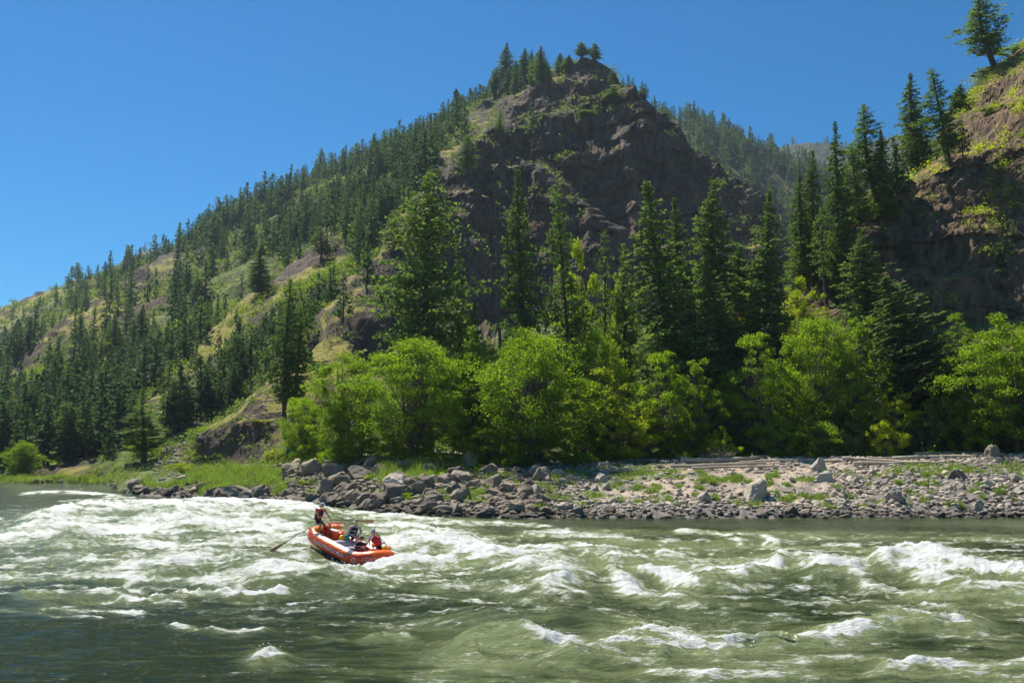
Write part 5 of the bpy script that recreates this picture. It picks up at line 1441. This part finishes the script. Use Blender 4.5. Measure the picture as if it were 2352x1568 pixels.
# dry bags
def dbag(p, r, h, m, lab, tilt):
    o = link('dry_bag', None, label=lab, category='bag'); o.matrix_world = Matrix.Translation(p) @ Matrix.Rotation(tilt, 4, 'Y')
    g = G(); g.tube([(0, 0, -h/2), (0, 0, -h*.45), (0, 0, 0), (.01, 0, h*.35), (0, 0, h*.45)], [r*.7, r, r*1.05, r*.95, r*.55], 14); child('bag_body', g.mesh('bag_body', (m,)), o)
    g = G(); g.tube([Vector((r*.7*math.cos(t), 0, h*.45 + r*.5*math.sin(t))) for t in np.linspace(0, math.pi, 9)], .018, 5); child('closure', g.mesh('closure', (M_BLACK,)), o)
dbag(W1(1390, 1500, 48.5), .14, .46, M_YEL, 'gold dry bag lying between the bucket and the man in grey', .5)
dbag(W1(1610, 1440, 48.6), .11, .3, M_TEAL, 'teal dry bag beside the gold one', -.5)

# ------------------------------------------------------------------ oars and paddles
def oar(p0, p1, blade, name, label, shaft, bladem, bw=.09, sh=.021, cat='oar', grip=True):
    """p0 handle end, p1 blade tip"""
    e = link(name, None, label=label, category=cat); e.location = p0
    d = p1 - p0; L_ = d.length; dn = d.normalized()
    g = G(); g.tube([(0, 0, 0), dn * (L_ - blade * .8)], [sh, sh * .9], 8); child('shaft', g.mesh('shaft', (shaft,)), e)
    side = dn.cross(Vector((0, 1, 0))).normalized(); nn = side.cross(dn).normalized()
    g = G(); n = 8; V = []
    for i in range(n + 1):
        t = i / n; w = bw * (0.28 + .72 * min(1, t * 1.7)) * (1 - .25 * max(0, t - .88) / .12); c = dn * (L_ - blade * (1 - t))
        for s_ in (-1, 1):
            for z_ in (-1, 1): V.append(tuple(c + side * w * s_ + nn * .012 * z_))
    Fc = []
    for i in range(n):
        a = i * 4; b_ = a + 4; Fc += [(a, a+1, b_+1, b_), (a+2, b_+2, b_+3, a+3), (a, b_, b_+2, a+2), (a+1, a+3, b_+3, b_+1)]
    Fc += [(0, 2, 3, 1), (n*4, n*4+1, n*4+3, n*4+2)]
    g.add(V, Fc); child('blade', g.mesh('blade', (bladem,)), e)
    if grip: g = G(); g.tube([-dn * .02, dn * .13], .024, 8); child('grip', g.mesh('grip', (M_SHAFT,)), e)
    return e
D_ = lambda u, v, Y: Vector(PT(u, v, Y).tolist())
oar(D_(753, 1186.5, 49.3), D_(620.5, 1265, 47.4), .95, 'oar', 'left oar with a brown wooden blade held out over the foam', M_SHAFT, M_PADW)
oar(D_(760, 1192.5, 49.5), D_(858, 1198, 51.6), .9, 'oar', 'right oar with a wooden blade raised level behind the tan hat', M_SHAFT, M_PADW)
oar(W2(690, 760, 47.45), W2(712, 1370, 47.0), .45, 'paddle', 'blue paddle held upright by the passenger in the dark vest', M_BLUEP, M_BLUEP, .09, .016, 'paddle')
oar(W2(880, 560, 48.3), W2(1480, 1275, 47.9), .42, 'paddle', 'black-shafted paddle with a red blade held across by the hooded passenger', M_SHAFT, M_RED, .10, .016, 'paddle')

# ------------------------------------------------------------------ people
def hand(g, wrist, dirv, axis, m, s=1.0):
    """palm plus five curled fingers closing round 'axis' (unit vector of the held shaft)"""
    d = dirv.normalized(); ax = (axis - d * axis.dot(d)).normalized(); n = d.cross(ax).normalized()
    c = wrist + d * .045 * s
    V, Fc = ICO[2]; R_ = Matrix((d, ax, n)).transposed(); V = (V * np.array([.055, .042, .018]) * s) @ np.array(R_).T
    g.add(V + np.array(c), Fc, m)
    for k, (off, ln) in enumerate(((-.033, .85), (-.011, 1.0), (.011, 1.05), (.033, .92))):
        b = wrist + d * .085 * s + ax * off * s; P = [b]
        a = .35; cur = b
        for j in range(3):
            cur = cur + (d * math.cos(a) + n * math.sin(a)) * .026 * ln * s; P.append(cur); a += .85
        g.tube(P, [.0095*s, .009*s, .008*s, .007*s], 5, m)
    b = wrist + d * .03 * s + ax * .035 * s
    g.tube([b, b + (d * .5 + ax * .7 + n * .3).normalized() * .032 * s, b + (d * .9 + ax * .4 + n * .9).normalized() * .06 * s], [.012*s, .010*s, .008*s], 5, m)

def person(label, J, face, mats, s=1.0, grip=None, extras=()):
    """J: joints in world space: hip, chest, neck, head, shl, elbl, hanl, shr, elbr, hanr, kneel, footl, kneer, footr"""
    root = link('person', None, label=label, category='person'); O = J['hip'].copy(); root.location = O
    J = {k: v - O for k, v in J.items()}
    face = Vector(face).normalized(); up = (J['neck'] - J['hip']).normalized(); side = face.cross(Vector((0, 0, 1))).normalized()   # his right
    nodes = []; edges = []
    def nd(p, r, c): nodes.append((Vector(p), (r[0]*1.2, r[1]*1.2), c)); return len(nodes) - 1
    hip = nd(J['hip'], (.155*s, .12*s), 'leg'); wa = nd(J['hip'].lerp(J['chest'], .5), (.145*s, .105*s), 'torso'); ch = nd(J['chest'], (.165*s, .115*s), 'torso')
    nk = nd(J['neck'] - up * .09 * s, (.095*s, .075*s), 'torso'); nt = nd(J['neck'] + (J['head'] - J['neck']) * .25, (.052*s, .05*s), 'skin')
    edges += [(hip, wa), (wa, ch), (ch, nk), (nk, nt)]
    for q in ('l', 'r'):
        sh = nd(J['sh' + q], (.06*s,)*2, 'torso'); m1 = nd(J['sh' + q].lerp(J['elb' + q], .5), (.05*s,)*2, 'arm'); el = nd(J['elb' + q], (.042*s,)*2, 'arm')
        m2 = nd(J['elb' + q].lerp(J['han' + q], .45), (.040*s,)*2, 'fore'); ha = nd(J['han' + q], (.027*s,)*2, 'hand')
        edges += [(nk, sh), (sh, m1), (m1, el), (el, m2), (m2, ha)]
        hp = nd(J['hip'].lerp(J['knee' + q], .18) , (.095*s,)*2, 'leg'); m3 = nd(J['hip'].lerp(J['knee' + q], .6), (.078*s,)*2, 'leg'); kn = nd(J['knee' + q], (.058*s,)*2, 'knee')
        m4 = nd(J['knee' + q].lerp(J['foot' + q], .35), (.056*s,)*2, 'shin'); ft = nd(J['foot' + q], (.038*s,)*2, 'shin')
        toe = nd(J['foot' + q] + face * .16 * s + Vector((0, 0, -.04*s)), (.035*s, .028*s), 'shoe')
        edges += [(hip, hp), (hp, m3), (m3, kn), (kn, m4), (m4, ft), (ft, toe)]
    me = bpy.data.meshes.new('b'); me.from_pydata([n[0] for n in nodes], edges, [])
    ob = bpy.data.objects.new('b', me); COL.objects.link(ob)
    md = ob.modifiers.new('s', 'SKIN'); md.use_smooth_shade = True
    for i, n in enumerate(nodes): me.skin_vertices[0].data[i].radius = n[1]
    me.skin_vertices[0].data[0].use_root = True
    sd = ob.modifiers.new('d', 'SUBSURF'); sd.levels = sd.render_levels = 2
    dg = bpy.context.evaluated_depsgraph_get(); ev = bpy.data.meshes.new_from_object(ob.evaluated_get(dg)); bpy.data.objects.remove(ob)
    bm = bmesh.new(); bm.from_mesh(ev); bmesh.ops.triangulate(bm, faces=bm.faces)
    V = np.array([v.co[:] for v in bm.verts]); Fc = np.array([[v.index for v in f.verts] for f in bm.faces]); bm.free()
    names = ['skin', 'torso', 'arm', 'fore', 'hand', 'leg', 'knee', 'shin', 'shoe']
    dflt = dict(skin=M_SKIN, torso=M_GREYS, arm=M_GREYS, fore=M_SKIN, hand=M_SKIN, leg=M_NAVY, knee=M_NAVY, shin=M_SKIN, shoe=M_BLACK); dflt.update(mats)
    slots = [dflt[n] for n in names] + [M_EYE, M_LIP]
    cen = V[Fc].mean(1); NP_ = np.array([n[0][:] for n in nodes]); di = np.linalg.norm(cen[:, None] - NP_[None], axis=-1); cls = [names.index(nodes[i][2]) for i in di.argmin(1)]
    g = G(); g.V.append(V); g.F.append(Fc); g.M.append(np.array(cls)); g.n = len(V)
    # head with a face
    H = J['head']; fx = face; sxv = side; uz = sxv.cross(fx).normalized()
    if uz.z < 0: uz = -uz
    R_ = np.array(Matrix((fx, sxv, uz)).transposed())
    def head(V):
        W = V.copy(); W[:, 0] *= 1.0 + .10 * np.clip(W[:, 2], -1, 0) * 0; lo = W[:, 2] < 0
        W[lo, 1] *= 1 - .28 * (-W[lo, 2]); W[lo, 0] = W[lo, 0] * (1 - .12 * (-W[lo, 2])) + .10 * (-W[lo, 2])
        return (W * np.array([.098, .078, .118]) * s) @ R_.T
    V, Fc = ICO[3]; g.add(head(V) + np.array(H), Fc, 0)
    def at(a, b, c): return Vector((R_ @ np.array([a, b, c]) * s).tolist()) + H
    g.tube([at(.09, 0, .012), at(.112, 0, -.018), at(.094, 0, -.028)], [.009*s, .014*s, .01*s], 6, 0)
    for q in (-1, 1):
        g.ball(at(.088, .030*q, .016), .011*s, 9, 1); g.ball(at(0, .079*q, -.005), (.018*s, .012*s, .028*s), 0, 1)
    g.tube([at(.089, -.022, -.058), at(.095, 0, -.06), at(.089, .022, -.058)], .006*s, 4, 10)
    gr = grip or {}
    for q in ('l', 'r'):
        d = J['han' + q] - J['elb' + q]; hand(g, J['han' + q], d, Vector(gr.get(q, (0, 0, 1))).normalized(), 4, s)
    body = child('body', g.mesh('body', slots), root)
    ctx = dict(root=root, J=J, at=at, R=R_, s=s, face=face, side=side, up=up)
    for f in extras: f(ctx)
    return root

def vest(mat, buckle=None):
    def f(c):
        J, s, side, face, up = c['J'], c['s'], c['side'], c['face'], c['up']; g = G(); V = []; n = 20
        fx = side.cross(up).normalized(); fx = fx if fx.dot(face) > 0 else -fx
        A = J['hip'].lerp(J['neck'], .14); B = J['neck'] - up * .03 * s
        prof = [(0, .165, .125), (.1, .19, .15), (.45, .205, .165), (.75, .195, .155), (.9, .155, .12), (1, .085, .08)]
        for (t, a, b) in prof:
            c0 = A.lerp(B, t)
            for k in range(n):
                th = 2 * math.pi * k / n; V.append(tuple(c0 + side * math.cos(th) * a * 1.14 * s * (.86 if t > .5 and abs(math.cos(th)) > .85 else 1) + fx * math.sin(th) * b * 1.1 * s))
        g.add(V, [(i*n+k, i*n+(k+1) % n, (i+1)*n+(k+1) % n, (i+1)*n+k) for i in range(len(prof)-1) for k in range(n)])
        child('life_vest', g.mesh('life_vest', (mat,)), c['root'])
        g = G()
        for t in (.3, .6):
            c0 = A.lerp(B, t); g.tube([c0 + side * math.cos(th) * .245 * s + fx * math.sin(th) * .185 * s for th in np.linspace(0, 2*math.pi, 21)], .010 * s, 4, cap=False)
        g.box(A.lerp(B, .5) + fx * .17 * s, (.05*s, .04*s, .06*s)); child('vest_strap', g.mesh('vest_strap', (buckle or M_BLACK,)), c['root'])
    return f
def dome(c, mat, name, rx, ry, rz, cut=-.05, brim=None, zoff=.02, brimm=None, allround=False, hood=False):
    V, Fc = ICO[3]
    cen = V[Fc].mean(1)
    keep = cen[:, 2] > cut
    if hood: keep = ~((cen[:, 0] > .55) & (cen[:, 2] < .45)) & (cen[:, 2] > -.85)
    g = G(); s = c['s']; H = np.array(c['at'](0, 0, zoff)); W = (V * np.array([rx, ry, rz]) * s) @ c['R'].T + H
    g.add(W, Fc[keep])
    o = child(name, g.mesh(name, (mat,)), c['root'])
    if brim:
        g = G(); P = []
        if allround:
            n = 24; V = []
            for r_, z_ in ((.9, .0), (1.0, .0), (1.75, -.022), (1.75, -.028), (.9, -.01)):
                for k in range(n): t = 2*math.pi*k/n; V.append(tuple(c['at'](rx * r_ * math.cos(t), ry * r_ * math.sin(t), zoff + cut * rz + z_)))
            g.add(V, [(i*n+k, i*n+(k+1) % n, (i+1)*n+(k+1) % n, (i+1)*n+k) for i in range(4) for k in range(n)])
        else:
            V = []; n = 10
            for r_, z_ in ((.8, 0), (1.62, -.012), (1.62, -.02), (.8, -.012)):
                for k in range(n + 1): t = -1.15 + 2.3 * k / n; V.append(tuple(c['at'](rx * (r_ if r_ < 1 else .75 + (r_-.75) * math.cos(t) ** .5) * (math.cos(t) if r_ < 1 else 1) , ry * math.sin(t) * 1.0, zoff + cut * rz + z_ + .01)))
            m = n + 1; g.add(V, [(i*m+k, i*m+k+1, (i+1)*m+k+1, (i+1)*m+k) for i in range(3) for k in range(n)])
        child('brim', g.mesh('brim', (brimm or mat,)), o)
    return o
cap = lambda mat: (lambda c: dome(c, mat, 'cap', .112, .092, .105, .0, True, .03))
hat = lambda mat: (lambda c: dome(c, mat, 'hat', .112, .098, .125, .05, True, .03, allround=True))
helmet = lambda mat: (lambda c: dome(c, mat, 'helmet', .132, .112, .135, .12, False, .025))
hoodf = lambda mat: (lambda c: dome(c, mat, 'hood', .125, .105, .145, 0, False, .0, hood=True))
def hair(mat, ln=.1, tail=False):
    def f(c):
        g = G(); s = c['s']; V, Fc = ICO[3]; cen = V[Fc].mean(1); keep = (cen[:, 0] < .15) | (cen[:, 2] > .55)
        g.add((V * np.array([.107, .088, .125]) * s) @ c['R'].T + np.array(c['at'](-.006, 0, .004)), Fc[keep])
        if tail: g.tube([c['at'](-.09, 0, .0), c['at'](-.14, 0, -.05), c['at'](-.13, 0, -.16)], [.03*s, .04*s, .015*s], 7)
        child('hair', g.mesh('hair', (mat,)), c['root'])
    return f
def sunglasses(c):
    g = G(); s = c['s']
    for q in (-1, 1): g.ball(c['at'](.092, .03*q, .016), (.014*s, .022*s, .016*s), 0, 1)
    g.tube([c['at'](.03, -.083, .02), c['at'](.1, -.04, .02), c['at'](.105, 0, .02), c['at'](.1, .04, .02), c['at'](.03, .083, .02)], .005*s, 4)
    child('sunglasses', g.mesh('sunglasses', (M_BLACK,)), c['root'])

# the rower, standing and leaning at the stern
y = 49.1
oard = (D_(620.5, 1265, 48.0) - D_(753, 1186.5, 49.9)); oard2 = (D_(858, 1198, 52.2) - D_(760, 1192.5, 50.1))
person('standing rower in a light blue cap holding both oars at the stern', dict(
  hip=W1(510, 860, y), chest=W1(570, 560, y-.05), neck=W1(650, 400, y-.05), head=W1(705, 265, y-.05),
  shr=W1(500, 440, y-.25), elbr=W1(560, 690, y-.38), hanr=W1(745, 690, y-.18), shl=W1(770, 430, y+.12), elbl=W1(890, 600, y+.2), hanl=W1(985, 760, y+.12),
  kneer=W1(640, 960, y-.18), footr=W1(590, 1215, y-.1), kneel=W1(770, 930, y+.12), footl=W1(720, 1225, y+.1)),
  (.86, -.5, -.12), dict(skin=M_SKINT, torso=M_RED, arm=M_SKINT, fore=M_SKINT, hand=M_SKINT, leg=M_BLACK, knee=M_SKINT, shin=M_SKINT), 1.0,
  dict(l=oard2, r=oard), (vest(M_BLACK, M_RED), hair(M_HAIRB, tail=True), cap(M_CAPB), sunglasses))
# man in grey with a tan hat
y = 48.8
person('seated man in a grey shirt, dark life vest and tan brimmed hat', dict(
  hip=W2(190, 700, y), chest=W2(270, 500, y), neck=W2(310, 350, y), head=W2(333, 262, y-.02),
  shr=W2(165, 400, y-.12), elbr=W2(120, 580, y-.2), hanr=W2(310, 650, y-.32), shl=W2(425, 390, y+.12), elbl=W2(470, 540, y+.05), hanl=W2(420, 610, y-.2),
  kneer=W2(330, 690, y-.35), footr=W2(350, 900, y-.3), kneel=W2(400, 660, y-.1), footl=W2(410, 860, y-.1)),
  (.62, -.76, -.1), dict(torso=M_GREYS, arm=M_GREYS, fore=M_GREYS, leg=M_BLACK, knee=M_SKIN, shin=M_SKIN), .98,
  None, (vest(M_BLACK, M_LID), hat(M_TAN)))
# passenger in a black cap, near side
y = 47.3
person('passenger in a black cap and dark vest holding a blue paddle', dict(
  hip=W2(350, 1090, y), chest=W2(395, 900, y), neck=W2(440, 790, y), head=W2(487, 715, y-.02),
  shr=W2(335, 850, y-.12), elbr=W2(350, 1060, y-.2), hanr=W2(640, 1085, y-.15), shl=W2(520, 850, y+.14), elbl=W2(600, 900, y+.2), hanl=W2(655, 800, y+.1),
  kneer=W2(560, 1130, y-.05), footr=W2(560, 1250, y+.1), kneel=W2(540, 1110, y+.2), footl=W2(560, 1230, y+.3)),
  (.80, -.58, -.12), dict(skin=M_SKINT, torso=M_BLACK, arm=M_NAVY, fore=M_SKINT, hand=M_SKINT, leg=M_NAVY, knee=M_NAVY, shin=M_SKINT), .95,
  dict(l=(0, 0, 1), r=(0, 0, 1)), (vest(M_BLACK, M_LID), hair(M_HAIRD), cap(M_BLACK), sunglasses))
# child between the two front adults
y = 47.8
person('child with light hair half hidden beside the passenger in the black cap', dict(
  hip=W2(580, 1080, y), chest=W2(590, 980, y), neck=W2(585, 925, y), head=W2(583, 870, y),
  shr=W2(545, 955, y-.05), elbr=W2(560, 1030, y-.15), hanr=W2(620, 1050, y-.2), shl=W2(630, 955, y+.05), elbl=W2(650, 1020, y), hanl=W2(650, 1040, y-.12),
  kneer=W2(640, 1090, y-.2), footr=W2(650, 1170, y-.1), kneel=W2(660, 1080, y-.05), footl=W2(670, 1160, y)),
  (.6, -.78, -.05), dict(torso=M_RED, arm=M_LBLUE, fore=M_LBLUE, leg=M_NAVY), .78, None, (vest(M_RED), hair(M_HAIRB)))
# hooded paddler, far side
y = 48.0
pd = W2(1480, 1275, 47.9) - W2(880, 560, 48.3)
person('hooded paddler in a pale blue top and red vest', dict(
  hip=W2(960, 960, y), chest=W2(870, 770, y), neck=W2(815, 640, y), head=W2(795, 520, y-.02),
  shr=W2(710, 660, y-.12), elbr=W2(690, 770, y-.22), hanr=W2(850, 590, y-.18), shl=W2(950, 690, y+.12), elbl=W2(1030, 860, y+.1), hanl=W2(1080, 835, y-.12),
  kneer=W2(900, 1010, y-.35), footr=W2(920, 1150, y-.3), kneel=W2(1040, 990, y-.25), footl=W2(1060, 1130, y-.25)),
  (.78, -.6, -.05), dict(torso=M_RED, arm=M_LBLUE, fore=M_LBLUE, leg=M_BLACK, knee=M_BLACK, shin=M_BLACK), 1.0,
  dict(l=pd, r=pd), (vest(M_RED), hoodf(M_LBLUE), sunglasses))
# child in the bow
y = 47.1
person('child in a red helmet and orange life jacket crouching in the bow', dict(
  hip=W2(760, 1170, y), chest=W2(785, 1070, y), neck=W2(790, 1000, y), head=W2(800, 925, y-.02),
  shr=W2(735, 1030, y-.1), elbr=W2(880, 1100, y-.15), hanr=W2(1080, 1080, y-.1), shl=W2(860, 1020, y+.1), elbl=W2(980, 1050, y+.15), hanl=W2(1100, 1040, y+.15),
  kneer=W2(860, 1180, y-.1), footr=W2(800, 1230, y), kneel=W2(880, 1170, y+.15), footl=W2(820, 1220, y+.2)),
  (.75, -.62, -.15), dict(torso=M_ORF, arm=M_RED, fore=M_RED, leg=M_BLACK), .82, None, (vest(M_ORF), helmet(M_BUCK)))
# ------------------------------------------------------------------ haze of the summer air
def haze():
    m = bpy.data.materials.new('haze_air'); m.use_nodes = True; nt = m.node_tree; nt.nodes.clear()
    out = nt.nodes.new('ShaderNodeOutputMaterial'); v = nt.nodes.new('ShaderNodeVolumePrincipled')
    v.inputs['Color'].default_value = (0.62, 0.76, 0.95, 1); v.inputs['Density'].default_value = 0.00007; v.inputs['Anisotropy'].default_value = 0.3
    nt.links.new(v.outputs[0], out.inputs['Volume'])
    g = G(); g.box((0, 1990, 248), (6000, 4100, 700)); 
    o = link('haze', g.mesh('haze', (m,), False), kind='stuff', label='thin blue summer haze over the far ridges', category='haze')
haze()
